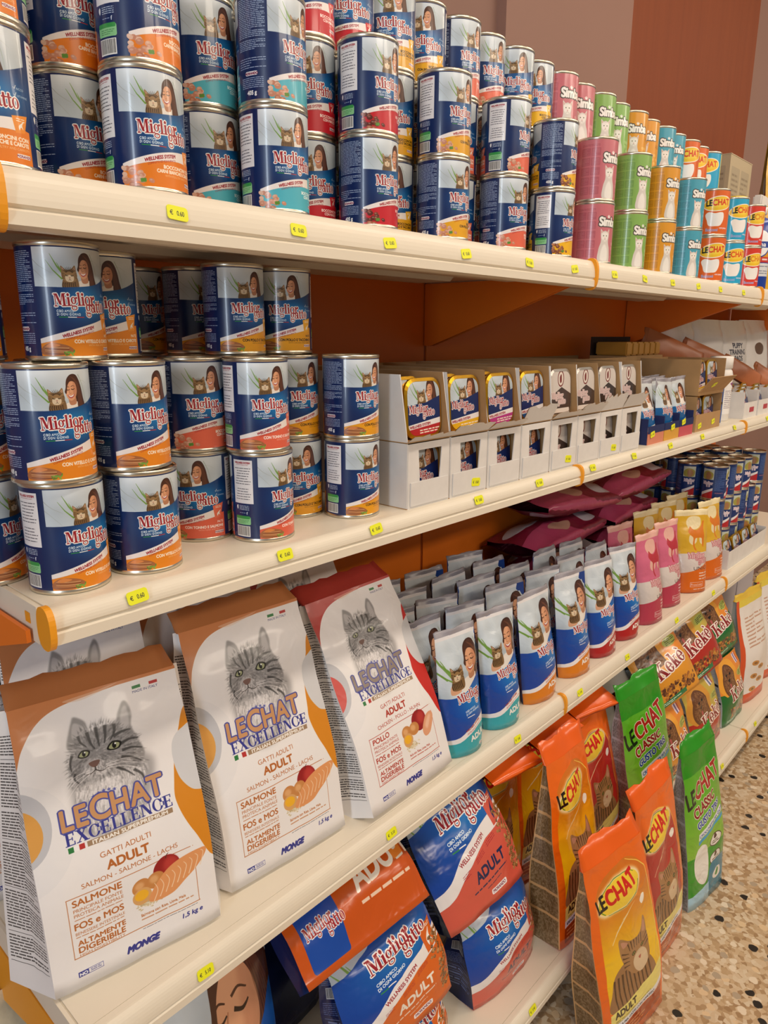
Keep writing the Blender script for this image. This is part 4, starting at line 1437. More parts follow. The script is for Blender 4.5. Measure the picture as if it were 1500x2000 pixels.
def bag_parts(w, h, depth, front, side=None, back=None, cf=.0, gus=.012, seal=.02, sealmat=None, amp=.004, seed=0, width=((0, 1), (1, 1)), nx=12, nz=18, tip=0.0, curl=.004, bend=0.0, power=.6, flat=.0, wb=1.0):
    """meshes of a filled bag: printed front/back sheets, two gussets, a welded top seal"""
    rg = random.Random(seed)
    ox, oy = rg.uniform(0, 90), rg.uniform(0, 90)

    def disp(x, z, t, k):
        e = amp * (.45 + .9 * t)
        return e * (noise.noise(Vector((x * 16 + ox, z * 11 + oy, k))) + .6 * noise.noise(Vector((x * 38 + oy, z * 30 + ox, k + 4))))
    rows = []
    for j in range(nz + 1):
        t = j / nz
        D, Wd = lerp(depth, t) / 2, w / 2 * lerp(width, t)
        z = h * t
        by = bend * t * t
        fr, bk = [], []
        c = cf(t) if callable(cf) else cf
        for i in range(nx + 1):
            s = -1 + 2 * i / nx
            q = c + (1 - c) * max(1 - abs(s) ** 2.4, 0) ** power
            x = Wd * s
            edge = 1 - .7 * abs(s) ** 6
            damp = min(1, (1 - t) * 5 + .25) * edge
            fr.append((x, -D * q + by + damp * disp(x, z, t, 0), z + flat * (1 - s * s) * t * t))
            wx = 1 + (wb - 1) * (1 - .8 * t)
            bk.append((x * wx, D * q + by + damp * disp(x, z, t, 7.3), z + flat * (1 - s * s) * t * t))
        rows.append((fr, bk, D * c, Wd, by, 1 + (wb - 1) * (1 - .8 * t)))
    n = nx + 1
    V, F, U, MI = [], [], [], []
    for k in (0, 1):
        base = len(V)
        for j, r in enumerate(rows):
            for i in range(n):
                V.append(r[k][i])
                U.append((i / nx if k == 0 else 1 - i / nx, j / nz))
        for j in range(nz):
            for i in range(nx):
                a = base + j * n + i
                F.append((a, a + 1, a + n + 1, a + n) if k == 0 else (a + 1, a, a + n, a + n + 1))
                MI.append(k)
    B = nz * n + n
    for i in range(nx):
        F.append((B + i, B + i + 1, i + 1, i))
        MI.append(0)
    mats = [front, back or front]
    out = {'body': mesh('bag_body', V, F, mats, U, MI)}
    if side is not None:
        for nm, sg, ii in (('l', -1, 0), ('r', 1, nx)):
            V, F, U = [], [], []
            m = 4
            for j, r in enumerate(rows):
                yf, yb = r[0][ii][1], r[1][ii][1]
                for i in range(m + 1):
                    u = i / m
                    x = sg * (r[3] * (1 + (r[5] - 1) * u) - gus * (1 - abs(2 * u - 1)) * (1 - .3 * (1 - j / nz)) * smoothstep(0, .12, j / nz))
                    V.append((x, yf + (yb - yf) * u, r[0][ii][2]))
                    U.append(((1 - u) if sg < 0 else u, j / nz))
            for j in range(nz):
                for i in range(m):
                    a = j * (m + 1) + i
                    F.append((a + 1, a, a + m + 1, a + m + 2) if sg < 0 else (a, a + 1, a + m + 2, a + m + 1))
            out['side_' + nm] = mesh('bag_gusset', V, F, side, U)
    if seal:
        V, F = [], []
        r = rows[-1]
        for i in range(n):
            fx, fy, fz = r[0][i]
            byy = r[1][i][1]
            my = (fy + byy) / 2
            wv = curl * math.sin(i / nx * 9 + ox)
            hk = seal * (1 + .06 * math.sin(i * 2.3 + oy))
            ca, sa = math.cos(tip), math.sin(tip)
            V += [(fx, fy, fz - .001), (fx * .99, my - .0008 + (sa * hk + wv) * .5, fz + hk * ca * .5), (fx * .985, my - .0006 + sa * hk + wv, fz + hk * ca),
                  (fx * .985, my + .0006 + sa * hk + wv, fz + hk * ca), (fx * .99, my + .0008 + (sa * hk + wv) * .5, fz + hk * ca * .5), (fx, byy, fz - .001)]
        for i in range(nx):
            for k in range(5):
                a = i * 6 + k
                F.append((a, a + 6, a + 7, a + 1))
        for a in (0, nx * 6):
            F.append((a, a + 1, a + 2, a + 3, a + 4, a + 5) if a == 0 else (a + 5, a + 4, a + 3, a + 2, a + 1, a))
        out['seal'] = mesh('bag_seal', V, F, sealmat or front, [(.5, .985)] * len(V))
    return out


def bag(name, label, cat, parts, loc, rot, group=None, sealname='top_seal'):
    o = tag(obj(name, parts['body'], None, loc, rot), label, cat, group)
    for k, nm in (('side_l', 'side_gusset'), ('side_r', 'side_gusset'), ('seal', sealname)):
        if k in parts:
            obj(nm, parts[k], o)
    return o


def structure(name, me, loc=(0, 0, 0)):
    o = obj(name, me, None, loc)
    o['kind'] = 'structure'
    return o
# ------------------------------------------------------------------ the room
BAY, Z1, Z2, Z3, Z4 = 0.95, 1.3796, 1.0391, 0.5764, 0.130
DZ = {1: .022, 2: .010, 3: .018, 4: .014}
RZ = {1: Z1, 2: Z2, 3: Z3, 4: Z4}
DECK = {k: RZ[k] + DZ[k] for k in RZ}
YF = {1: 0.0, 2: 0.0, 3: 0.0, 4: -.109}
BACK = .3647


def terrazzo():
    m = bpy.data.materials.new('terrazzo')
    m.use_nodes = True
    nt = m.node_tree
    N, Lk = nt.nodes, nt.links
    b = N['Principled BSDF']
    b.inputs['Roughness'].default_value = .28
    tc = N.new('ShaderNodeTexCoord')

    def vor(scale, feat='F1'):
        v = N.new('ShaderNodeTexVoronoi')
        v.feature = feat
        v.inputs['Scale'].default_value = scale
        wob = N.new('ShaderNodeTexNoise')
        wob.inputs['Scale'].default_value = scale * 1.6
        mx = N.new('ShaderNodeVectorMath')
        mx.operation = 'MULTIPLY_ADD'
        mx.inputs[1].default_value = (.35 / scale,) * 3
        Lk.new(tc.outputs['Object'], wob.inputs['Vector'])
        Lk.new(wob.outputs['Color'], mx.inputs[0])
        Lk.new(tc.outputs['Object'], mx.inputs[2])
        Lk.new(mx.outputs[0], v.inputs['Vector'])
        return v

    def ramp(src, els, interp='LINEAR'):
        r = N.new('ShaderNodeValToRGB')
        r.color_ramp.interpolation = interp
        while len(r.color_ramp.elements) < len(els):
            r.color_ramp.elements.new(.5)
        for e, (p, c) in zip(r.color_ramp.elements, els):
            e.position = p
            e.color = (*c, 1)
        Lk.new(src, r.inputs['Fac'])
        return r

    def mixc(f, a, c):
        x = N.new('ShaderNodeMix')
        x.data_type = 'RGBA'
        Lk.new(f, x.inputs['Factor'])
        for s, q in ((6, a), (7, c)):
            if isinstance(q, tuple):
                x.inputs[s].default_value = (*q, 1)
            else:
                Lk.new(q, x.inputs[s])
        return x.outputs[2]

    def sep(v):
        s = N.new('ShaderNodeSeparateColor')
        Lk.new(v.outputs['Color'], s.inputs[0])
        return s
    fine = vor(105)
    f1 = ramp(sep(fine).outputs[0], [(0, (.36, .22, .11)), (.3, (.50, .34, .19)), (.6, (.62, .46, .29)), (1, (.72, .60, .44))])
    big = vor(46)
    bs = sep(big)
    bcol = ramp(bs.outputs[0], [(0, (.66, .52, .36)), (.35, (.80, .68, .52)), (.6, (.45, .36, .26)), (.8, (.74, .55, .34)), (1, (.86, .80, .70))], 'CONSTANT')
    bd = ramp(big.outputs['Distance'], [(0, (1, 1, 1)), (.36, (1, 1, 1)), (.42, (0, 0, 0))])
    pick = ramp(bs.outputs[1], [(0, (0, 0, 0)), (.38, (1, 1, 1))], 'CONSTANT')
    mm = N.new('ShaderNodeMath')
    mm.operation = 'MULTIPLY'
    Lk.new(bd.outputs[0], mm.inputs[0])
    Lk.new(pick.outputs[0], mm.inputs[1])
    c1 = mixc(mm.outputs[0], f1.outputs[0], bcol.outputs[0])
    dark = vor(33)
    ds = sep(dark)
    dp = ramp(ds.outputs[2], [(0, (1, 1, 1)), (.13, (0, 0, 0))], 'CONSTANT')
    dd = ramp(dark.outputs['Distance'], [(0, (1, 1, 1)), (.30, (1, 1, 1)), (.34, (0, 0, 0))])
    m2 = N.new('ShaderNodeMath')
    m2.operation = 'MULTIPLY'
    Lk.new(dp.outputs[0], m2.inputs[0])
    Lk.new(dd.outputs[0], m2.inputs[1])
    Lk.new(mixc(m2.outputs[0], c1, (.022, .018, .016)), b.inputs['Base Color'])
    return m


structure('floor', boxes('floor', [(-3.2, -5.0, -.08, 5.6, .52, 0)], terrazzo()))
MAUVE = mat('mauve wall paint', '#8f6e62', .8, vary=.04, scale=3)
structure('wall_back', boxes('wall_back', [(-3.2, .42, 0, 5.6, .52, 3.05)], MAUVE))
structure('trim_1', boxes('trim_1', [(1.245, .395, 1.30, 1.853, .42, 3.0)], mat('lit mauve wall paint', '#977467', .8, vary=.03, scale=3)))  # mauve wall again, its brighter lighting put into a lighter paint colour


def wood():
    m = mat('reddish wood veneer', '#a4572c', .6, spec=.2)
    nt = m.node_tree
    tc = nt.nodes.new('ShaderNodeTexCoord')
    mp = nt.nodes.new('ShaderNodeMapping')
    mp.inputs['Scale'].default_value = (14, 14, .8)
    nz = nt.nodes.new('ShaderNodeTexNoise')
    nz.inputs['Scale'].default_value = 3
    nz.inputs['Detail'].default_value = 5
    r = nt.nodes.new('ShaderNodeValToRGB')
    r.color_ramp.elements[0].color = (.20, .046, .013, 1)
    r.color_ramp.elements[1].color = (.27, .066, .020, 1)
    nt.links.new(tc.outputs['Object'], mp.inputs['Vector'])
    nt.links.new(mp.outputs[0], nz.inputs['Vector'])
    nt.links.new(nz.outputs['Fac'], r.inputs['Fac'])
    nt.links.new(r.outputs[0], nt.nodes['Principled BSDF'].inputs['Base Color'])
    return m


structure('trim_2', boxes('trim_2', [(1.857, .400, 1.30, 2.895, .42, 3.0)], wood()))
structure('ceiling', boxes('ceiling', [(-3.2, -5.0, 3.05, 5.6, .52, 3.12)], mat('ceiling paint', '#e9e0d4', .9)))

# ------------------------------------------------------------------ shelving
CREAM = mat('cream powder coat', '#e9dfcc', .38)
ORANGE = mat('orange panel enamel', '#ec7a1c', .45)
AMBER = mat('amber plastic', '#f0a01e', .4)
STICK = {}
for pr in ('0.60', '5.10', '3.40', '0.49', '2.90'):
    cv = Canvas(200, 110, '#eef01c')
    cv.text('€', 26, 74, 34, '#3a3a2c', bold=1)
    cv.text(pr, 92, 74, 36, '#3a3a2c', bold=1, sx=.8)
    STICK[pr] = printed(cv.image('price sticker print ' + pr), .5)


def sticker_mesh(pr, w=.021, h=.0125):
    """rounded paper sticker facing -y, a hair thick"""
    pts = rbox(-w / 2, -h / 2, w / 2, h / 2, .003)
    n = len(pts)
    V = [(x, -.0006, z) for x, z in pts] + [(x, 0, z) for x, z in pts]
    F = [tuple(range(n)), tuple(range(n, 2 * n))[::-1]] + [(i, n + i, n + (i + 1) % n, (i + 1) % n) for i in range(n)]
    U = [((x + w / 2) / w, (z + h / 2) / h) for x, z in pts] * 2
    return mesh('sticker', V, F, STICK[pr], U, smooth=False)


STM = {k: sticker_mesh(k) for k in STICK}
frame = thing('shelving_frame', 'orange steel back panels and uprights carrying the cream shelves', 'shelving', (0, 0, 0))
for k in range(3):
    obj('back_panel', boxes('back_panel', [(k * BAY + .004, BACK, .0, (k + 1) * BAY - .004, BACK + .012, 1.40)], ORANGE), frame)
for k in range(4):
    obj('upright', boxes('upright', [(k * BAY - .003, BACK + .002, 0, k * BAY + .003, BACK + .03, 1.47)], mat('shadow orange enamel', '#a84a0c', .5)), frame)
LEVELS = {1: 'top shelf', 2: 'second shelf from the top', 3: 'third shelf from the top', 4: 'bottom shelf'}
BAYN = ('left bay', 'middle bay', 'far right bay')


def rail_prof(lv, grow=0.0):
    y, z = YF[lv], RZ[lv]
    t = DZ[lv]
    g = grow
    arc = [(y + .006 - .0125 * math.sin(a) - g * math.sin(a), z - .006 + (t + .006) * math.cos(a) + g * math.cos(a)) for a in [PI / 2 * i / 9 for i in range(10)]]
    return [(y + .013, z + t + g)] + arc + [(y - .0035 - g, z - .0085), (y - .0065 - g, z - .011),
            (y - .0065 - g, z - .021 - g), (y + .002, z - .023 - g), (y + .013, z - .023 - g)]


def cap_prof(lv):
    y, z, t = YF[lv], RZ[lv], DZ[lv]
    zc, rz_ = z + (t - .023) / 2, (t + .023) / 2 + .0035
    return [(y + .003 - .0135 * math.copysign(abs(math.sin(a)) ** .8, math.sin(a)), zc + rz_ * math.copysign(abs(math.cos(a)) ** .8, math.cos(a))) for a in [2 * PI * i / 28 for i in range(28)]]


STICKERS = {1: ((.146, '0.60'), (.287, '0.60'), (.427, '0.60'), (.577, '0.60'), (.735, '0.60'), (.873, '0.60'), (1.018, '0.60'), (1.147, '0.60'), (1.283, '0.60'), (1.428, '0.49'), (1.57, '0.49'), (1.74, '0.49')),
            2: ((.0785, '0.60'), (.256, '0.60'), (.404, '0.60'), (.627, '0.60'), (.80, '0.60'), (.99, '0.60'), (1.17, '0.60'), (1.36, '0.60'), (1.56, '0.60'), (1.80, '2.90'), (2.1, '2.90')),
            3: ((.122, '5.10'), (.437, '5.10'), (.775, '3.40'), (1.008, '3.40'), (1.23, '3.40'), (1.52, '3.40'), (1.79, '3.40')),
            4: ((.69, '3.40'), (1.68, '2.90'), (1.98, '2.90'), (2.25, '2.90'))}
for lv in (1, 2, 3, 4):
    y0 = YF[lv]
    for k in range(3):
        x0, x1 = k * BAY + (.001 if k or lv != 3 else -.010), (k + 1) * BAY - .001
        s = thing('shelf', f'cream metal shelf with a rounded front rail, {LEVELS[lv]}, {BAYN[k]}', 'shelf', (0, 0, 0), group='cream shelves of the rack')
        zd = DECK[lv]
        obj('deck', boxes('deck', [(x0, y0 + .012, zd - .022, x1, BACK - .002, zd)], CREAM, .0015), s)
        r = obj('price_rail', prism_x('price_rail', rail_prof(lv), x0, x1, CREAM), s)
        bm = bmesh.new()
        bm.from_mesh(r.data)
        bm.to_mesh(r.data)
        bm.free()
        if lv < 4:
            # stiffening channels under the deck
            for yc, dz_, e in ((.10, .010, .055), (.24, .010, .13)):
                obj('stiffener', prism_x('stiffener', [(yc - .045, zd - .022), (yc - .045, zd - dz_ - .014), (yc - .036, zd - dz_ - .022), (yc + .036, zd - dz_ - .022), (yc + .045, zd - dz_ - .014), (yc + .045, zd - .022)], x0 + e * .4, x1 - e, CREAM), s)
            # bracket arms
            for xb in ([k * BAY + .003, (k + 1) * BAY - .007] if k else [-.010, BAY - .007]):
                if xb < 0 and lv == 3:
                    continue
                me = prism_x('bracket', [(.03, zd - .024), (BACK - .003, zd - .024), (BACK - .003, zd - .145), (BACK - .02, zd - .145), (.03, zd - .036)], xb, xb + .004, ORANGE)
                obj('bracket', me, s)
        else:
            obj('kick_plate', boxes('kick_plate', [(x0, y0 + .05, 0, x1, y0 + .06, zd - .022)], mat('dark kick plate', '#3c342c', .6)), s)
        for px, pr in STICKERS[lv]:
            if x0 <= px < x1:
                obj('price_label', STM[pr], r, (px, y0 - .0062, RZ[lv] + .003), (math.radians(-18 if lv > 1 else -14), math.radians(random.Random(px).uniform(-7, 7)), 0))
        # amber joint clip at the right-hand end, end cap at the left end of the rack
        if k < 2 or lv < 4:
            obj('joint_clip', prism_x('joint_clip', cap_prof(lv), x1 - .005, x1 + .0008, AMBER), s)
        if k == 0:
            obj('end_cap', prism_x('end_cap', cap_prof(lv), x0 - .006, x0 - .0002, AMBER), s)
            if lv in (2, 3):
                obj('end_flange', boxes('end_flange', [(x0 - .0045, .018, zd - .036, x0 - .0004, BACK - .01, zd - .0005)], CREAM), s)
                obj('slot_cover', boxes('slot_cover', [(x0 - .0052, .033, zd - .020, x0 - .0046, .043, zd - .010)], AMBER, .0002), s)
            if lv == 3:
                obj('bracket', prism_x('bracket', [(.03, zd - .037), (BACK - .003, zd - .037), (BACK - .003, zd - .16), (.2, zd - .115), (.03, zd - .062)], x0 - .006, x0 - .002, AMBER), s)
# ------------------------------------------------------------------ tins
TIN = mat('tin plate', '#d9d2c2', .28, metal=1.0)
CR, CH = .0358, .103
ORD = ('first', 'second', 'third', 'fourth', 'fifth', 'sixth', 'seventh', 'eighth', 'ninth', 'tenth', 'eleventh', 'twelfth', 'thirteenth', 'fourteenth')
body_me = lathe('tin_body', [(CR, .0045), (CR, .0985)], TIN, 40, True)
lid_me = lathe('tin_lid', [(CR, .0985), (CR + .0006, .0995), (CR + .0006, .1015), (CR, .1029), (CR - .0012, .1029), (CR - .0018, .1010), (CR - .002, .0985), (CR - .006, .0982), (CR - .007, .0990), (.0001, .0990)], TIN, 40)
rim_me = lathe('tin_rim', [(.0001, .004), (CR - .003, .004), (CR - .002, .0012), (CR - .0008, .0001), (CR + .0004, .0006), (CR + .0006, .002), (CR + .0004, .0036), (CR, .0045)], TIN, 40)
WRAP = {}
for fl in PALE:
    WRAP[fl] = printed(can_label(fl), .3, .25)
WRAP['pink'] = printed(pastel_can('#c9707a', '#a94d5c', '#e3a3a8'), .3, .25)
WRAP['green'] = printed(pastel_can('#86b45a', '#5f9040', '#b4d48c'), .3, .25)
WRAP['amber'] = printed(pastel_can('#e09a2a', '#b87414', '#f2c268'), .3, .25)
WRAP['sky'] = printed(pastel_can('#4aa3bc', '#2f7f9a', '#8ccbdc'), .3, .25)
WRAP['orange'] = printed(oval_can('#e0661e', '#d8401e', '#ead98a'), .3, .25)
WRAP['cyan'] = printed(oval_can('#27a6d2', '#e0561e', '#e8da78'), .3, .25)
WRAP['scarlet'] = printed(oval_can('#d83a28', '#e0881e', '#e8da78'), .3, .25)
WRAP['dog'] = printed(dog_can(), .3, .25)
bodies = {}
for k, m in WRAP.items():
    b = body_me.copy()
    b.materials[0] = m
    bodies[k] = b
proto = {}


def can(kind, label, x, y, z, uc, group):
    """uc: which part of the wrapper (0..1 round the tin) faces the camera"""
    phi = math.atan2(-.598 - y, -.231 - x)
    rot = (0, 0, phi - 2 * PI * uc)
    if kind not in proto:
        o = obj('food_can', bodies[kind], None, (x, y, z), rot)
        obj('lid', lid_me, o)
        obj('bottom_rim', rim_me, o)
        proto[kind] = o
    else:
        o = copy_tree(proto[kind], (x, y, z), rot)
    tag(o, label, 'can', group)
    return o


def W_(f):
    return .667 + math.asin(1 - 2 * f) / (2 * PI)


def I_(f):
    return .167 + math.asin(1 - 2 * f) / (2 * PI)


LV = ('bottom', 'middle', 'top')
# top shelf: in front one stack of two for each flavour, behind it a row of stacks of three
T1 = DECK[1]
COLS = (('carni', 'orange', .016, (.355, .355), (.42, .42, .42)), ('carni', 'orange', .152, (W_(.22), .70), (I_(.3), W_(.25), .3)), ('azzurro', 'turquoise', .304, (W_(.28), I_(.46)), (I_(.3), W_(.25), .24)),
        ('rosso', 'red', .449, (I_(.41), W_(.41)), (.30, .30, .29)), ('giallo', 'yellow', .595, (I_(.42), W_(.40)), (.31, .31, .3)), ('salmone', 'salmon', .743, (I_(.40), W_(.58)), (.33, .33, I_(.4))),
        ('ocra', 'ochre', .886, (W_(.56), I_(.69)), (.33, .3, .285)), ('pink', 'pink', 1.03, (.14, .135), (.17, .16, .16)), ('green', 'green', 1.174, (.135, .14), (.16, .16, .16)), ('amber', 'amber', 1.316, (.14, .14), (.2, .2, .2)),
        ('sky', 'light blue', 1.466, (.145, .145), (.18, .17, .17)), ('orange', 'orange', 1.625, (.23, .23), (.22, .22, .22)), ('cyan', 'cyan', 1.765, (.2, .17), (.28, .28, .28)), ('scarlet', 'red', 1.905, (.17, .17), None))
for ci, (kind, cw, x, fr, bk) in enumerate(COLS):
    if ci < 7:
        what = f'blue cat food can with {cw} band'
    elif ci < 11:
        what = f'{cw} cat food can with white cat'
    else:
        what = f'{cw} cat food can with yellow oval badge'
    far = 'leftmost' if ci == 0 else None
    for l in (0, 1):
        pos_ = f'{LV[l] if l == 0 else "upper"} of {"leftmost " if ci == 0 else ""}front stack'
        can(kind, f'{what}, {pos_}, top shelf', x + (0, .0015)[l], .049 + (0, .002)[l], T1 + CH * l, fr[l], 'front stacks of cans on the top shelf')
    if bk:
        for s in (0, 1):
            for l in (0, 1, 2):
                if (ci == 0 and s == 0) or (kind == 'cyan' and s and l == 2):
                    continue
                u = bk[l] + (.02 if s else 0)
                w2 = 'leftmost' if ci == 0 else ''
                can(kind, f'{what}, {LV[l]} of {w2 or ("left", "right")[s]} second-row stack', (.1156 + .0729 * (2 * (ci - 1) + s)) if ci else .0427, .1125 + .006 * s, T1 + CH * l, u, 'second row of cans on the top shelf')
# second shelf: paté tins, stacked two and three high at the left end
T2 = DECK[2]
PT = 'pâté cans at the left end of the second shelf'
FL = {'vitello': 'blue can with orange band and meat slice', 'tonno': 'blue can with salmon band', 'pollo': 'blue can with yellow band', 'salmone': 'blue can with salmon band and meat chunks'}
TINS2 = (('vitello', .046, .057, 0, W_(.28), 'bottom front corner, left end of second shelf'), ('vitello', .040, .052, 1, I_(.2), 'middle of front corner stack, second shelf'),
         ('vitello', .124, .056, 0, I_(.24), 'bottom, second from the end cap'), ('vitello', .120, .058, 1, I_(.29), 'upper, second stack from the end cap'),
         ('vitello', .079, .090, 2, I_(.21), 'alone on top of the corner stacks'), ('vitello', .142, .138, 2, .33, 'on top, half hidden behind another'),
         ('vitello', .0, .130, 0, W_(.5), 'bottom, behind the corner stack'), ('vitello', -.002, .128, 1, I_(.45), 'middle, behind the corner stack'), ('vitello', .004, .136, 2, .33, 'top, cut by the left frame edge'),
         ('vitello', .085, .128, 0, .3, 'bottom, second row, hidden between two stacks'), ('vitello', .083, .130, 1, .3, 'middle, second row, hidden between two stacks'), ('vitello', .154, .134, 0, .3, 'bottom, second row, right'), ('vitello', .152, .133, 1, .3, 'middle, second row, right'),
         ('tonno', .228, .112, 0, .37, 'bottom, set back beside the orange ones'), ('salmone', .226, .110, 1, I_(.2), 'upper, set back'),
         ('tonno', .277, .057, 0, W_(.44), 'bottom of front stack beside shaded one'), ('tonno', .272, .055, 1, W_(.23), 'upper of front stack'),
         ('pollo', .376, .114, 0, I_(.15), 'bottom, set back between front stacks'), ('pollo', .372, .114, 1, I_(.3), 'upper, set back between front stacks'),
         ('pollo', .425, .057, 0, W_(.39), 'bottom of stack beside white cartons'), ('pollo', .424, .057, 1, I_(.38), 'upper of stack beside white cartons'),
         ('pollo', .304, .133, 2, I_(.26), 'on top, left of the lit pair'), ('pollo', .382, .136, 2, I_(.1), 'on top, right of the lit pair'),
         ('pollo', .300, .212, 2, .24, 'on top, in shadow behind the pair'), ('pollo', .254, .272, 2, .2, 'on top, farthest in shadow'),
         ('tonno', .304, .135, 0, .3, 'bottom, third row'), ('tonno', .303, .134, 1, .3, 'middle, third row'), ('pollo', .302, .211, 0, .3, 'bottom, fourth row'), ('pollo', .301, .211, 1, .3, 'middle, fourth row'),
         ('pollo', .262, .288, 0, .3, 'bottom, back row'), ('pollo', .262, .287, 1, .3, 'middle, back row'), ('tonno', .380, .188, 0, .3, 'bottom, behind the yellow stacks'), ('tonno', .381, .187, 1, .3, 'middle, behind the yellow stacks'))
for kind, x, y, l, u, where in TINS2:
    can(kind, f'{FL[kind]}, {where}', x, y, T2 + CH * l, u, PT)

# far right bay, third shelf: dog food tins packed deep
T3 = DECK[3]
for i in range(6):
    for j in range(4):
        if i == 0 and j > 1:
            continue
        for l in (0, 1, 2, 3):
            if l == 3 and not (i in (1, 2) and j == 3):
                continue
            if l == 2 and (i + j) % 5 == 4:
                continue
            x, y = 2.01 + .0765 * i, .094 + .0755 * j
            can('dog', f'blue dog food can, {("lowest", "second", "third", "highest")[l]} layer, {ORD[j]} row back, {ORD[i]} from left', x, y, T3 + CH * l, (.16 + .09 * ((i * 7 + j * 3 + l) % 4)), 'dog food cans in the far right bay')

# ------------------------------------------------------------------ big cat food bags on the third shelf
prem = {k: printed(premium_bag(k), .32, .15, .12, 22) for k in ('salmon', 'chicken')}
prn = printed(print_panel(), .4)
seal_or, seal_rd = mat('tan foil seal', '#c07c4c', .35), mat('red foil seal', '#b23a34', .35)
tan_back, red_back = mat('tan foil back', '#c9906a', .4), mat('red foil back', '#b8463e', .4)


def cfg(t):
    return .95 - .2 * t


def premium(kind, w, h, seed, tip):
    return bag_parts(w, h, ((0, .075), (.3, .085), (.75, .05), (1, .012)), prem[kind], prn, tan_back if kind == 'salmon' else red_back, cf=cfg, gus=.008, seal=.034, sealmat=seal_or if kind == 'salmon' else seal_rd, amp=.0046, seed=seed, width=((0, 1), (.5, 1.01), (1, .98)), tip=tip, curl=.003, wb=1.0 + .34 * (seed == 1) + .18 * (seed in (2, 3)))


R = math.radians
PG = 'large white cat food bags on the third shelf'
for kind, x, y, w, h, rz, lean, seed, tip, label in (
        ('salmon', .083, .080, .186, .305, -10, 11, 1, .9, 'white and orange cat food bag with grey cat, nearest the left shelf end'),
        ('salmon', .294, .076, .186, .330, -4, 12, 2, .8, 'white and orange cat food bag, middle of the three, creased at the top'),
        ('chicken', .512, .046, .190, .318, 1, 20, 3, .7, 'white and red cat food bag with chicken, beside the small pouches'),
        ('salmon', .105, .190, .165, .345, -12, 8, 4, 1.0, 'white and orange cat food bag behind the leftmost one'),
        ('salmon', .285, .195, .180, .350, -5, 8, 5, .9, 'white and orange cat food bag behind the middle one'),
        ('chicken', .478, .190, .186, .345, 0, 12, 6, .8, 'white and red cat food bag behind the red one'),
        ('salmon', .060, .285, .165, .345, -6, 2, 7, 1.0, 'white and orange cat food bag at the back left, in shadow'),
        ('chicken', .262, .285, .176, .345, -2, 2, 8, 1.0, 'white and red cat food bag at the back, in shadow')):
    bag('cat_food_bag', label, 'bag', premium(kind, w, h, seed, tip), (x, y, T3), (R(-lean), 0, R(rz)), PG)

# ------------------------------------------------------------------ stand-up pouches on the third shelf
DP = {k: printed(doypack(k), .22, .2, .25, 26) for k in ('turchese', 'arancio', 'rosso')}
DPS = printed(doypack('turchese'), .22)
greyfilm = mat('silver pouch film', '#98959e', .28)


def pouch(kind, w, h, seed):
    return bag_parts(w, h, ((0, .050), (.25, .054), (.7, .034), (1, .002)), DP[kind], None, mat('blue pouch film', '#1a3f8c', .3), cf=0, seal=.010, sealmat=greyfilm, amp=.006, seed=seed, width=((0, .96), (.15, 1), (1, 1)), power=.7, tip=.1, curl=.004)


PP = {(k, s): pouch(k, .1, .205, s * 3 + i) for i, k in enumerate(('turchese', 'arancio', 'rosso')) for s in range(3)}
CW = {'turchese': 'turquoise', 'arancio': 'orange', 'rosso': 'red'}
for ci, (kind, x, sc, rz, rows) in enumerate((('turchese', .664, .92, -8, 5), ('turchese', .782, .92, -14, 5), ('arancio', .915, 1.08, -6, 5), ('arancio', 1.055, 1.0, -10, 5), ('rosso', 1.182, .98, -6, 3), ('rosso', 1.303, .94, -8, 3))):
    for j in range(rows):
        k = kind
        p = PP[(k, (ci + j) % 3)]
        o = bag('food_pouch', f'blue pouch with {CW[kind]} base and smiling girl, {ORD[j]} from front, {("left", "right")[ci % 2]} {CW[kind]} column', 'pouch', p, (x - .012 * j, .036 + .058 * j, T3), (R(-7), 0, R(rz + 5 * math.sin(j * 2 + ci))), 'stand-up cat food pouches')
        o.scale = (sc, 1, 1 + .02 * math.sin(ci * 3 + j))
UN = {'pink': printed(silhouette_pouch('#d46a88', '#b83a52', '#b8303c', '#e6b2a4'), .3, .15, .2, 24), 'yellow': printed(silhouette_pouch('#dcae2c', '#dc6a14', '#dc7a1c', '#ecdcae'), .3, .15, .2, 24)}
UP = {k: bag_parts(.108, .205, ((0, .055), (.25, .06), (.7, .036), (1, .003)), UN[k], None, None, cf=0, seal=.016, amp=.005, seed=31, power=.7, curl=.004) for k in UN}
for k, x, y, rz, sc, label in (('pink', 1.437, .036, -6, .95, 'pink pouch with red cat silhouette, front of its pair'), ('pink', 1.580, .046, -10, .95, 'pink pouch with red cat silhouette, beside the yellow ones'), ('yellow', 1.722, .040, -34, .95, 'yellow and orange cat pouch turned sideways'), ('yellow', 1.888, .042, -8, 1.12, 'yellow and orange cat pouch at the far end'),
                             ('yellow', 1.640, .125, -12, 1.0, 'yellow and orange cat pouch, second row behind pink ones'), ('yellow', 1.775, .13, -16, 1.0, 'yellow and orange cat pouch, second row behind yellow ones'), ('yellow', 1.905, .14, -10, 1.0, 'yellow and orange cat pouch, second row, far end'), ('pink', 1.470, .12, -8, 1.0, 'pink cat pouch standing in the second row')):
    o = bag('food_pouch', label, 'pouch', UP[k], (x, y, T3), (R(-6), 0, R(rz)), 'cat silhouette pouches')
    o.scale = (sc, 1, 1.0 if k == 'pink' else 1.02)
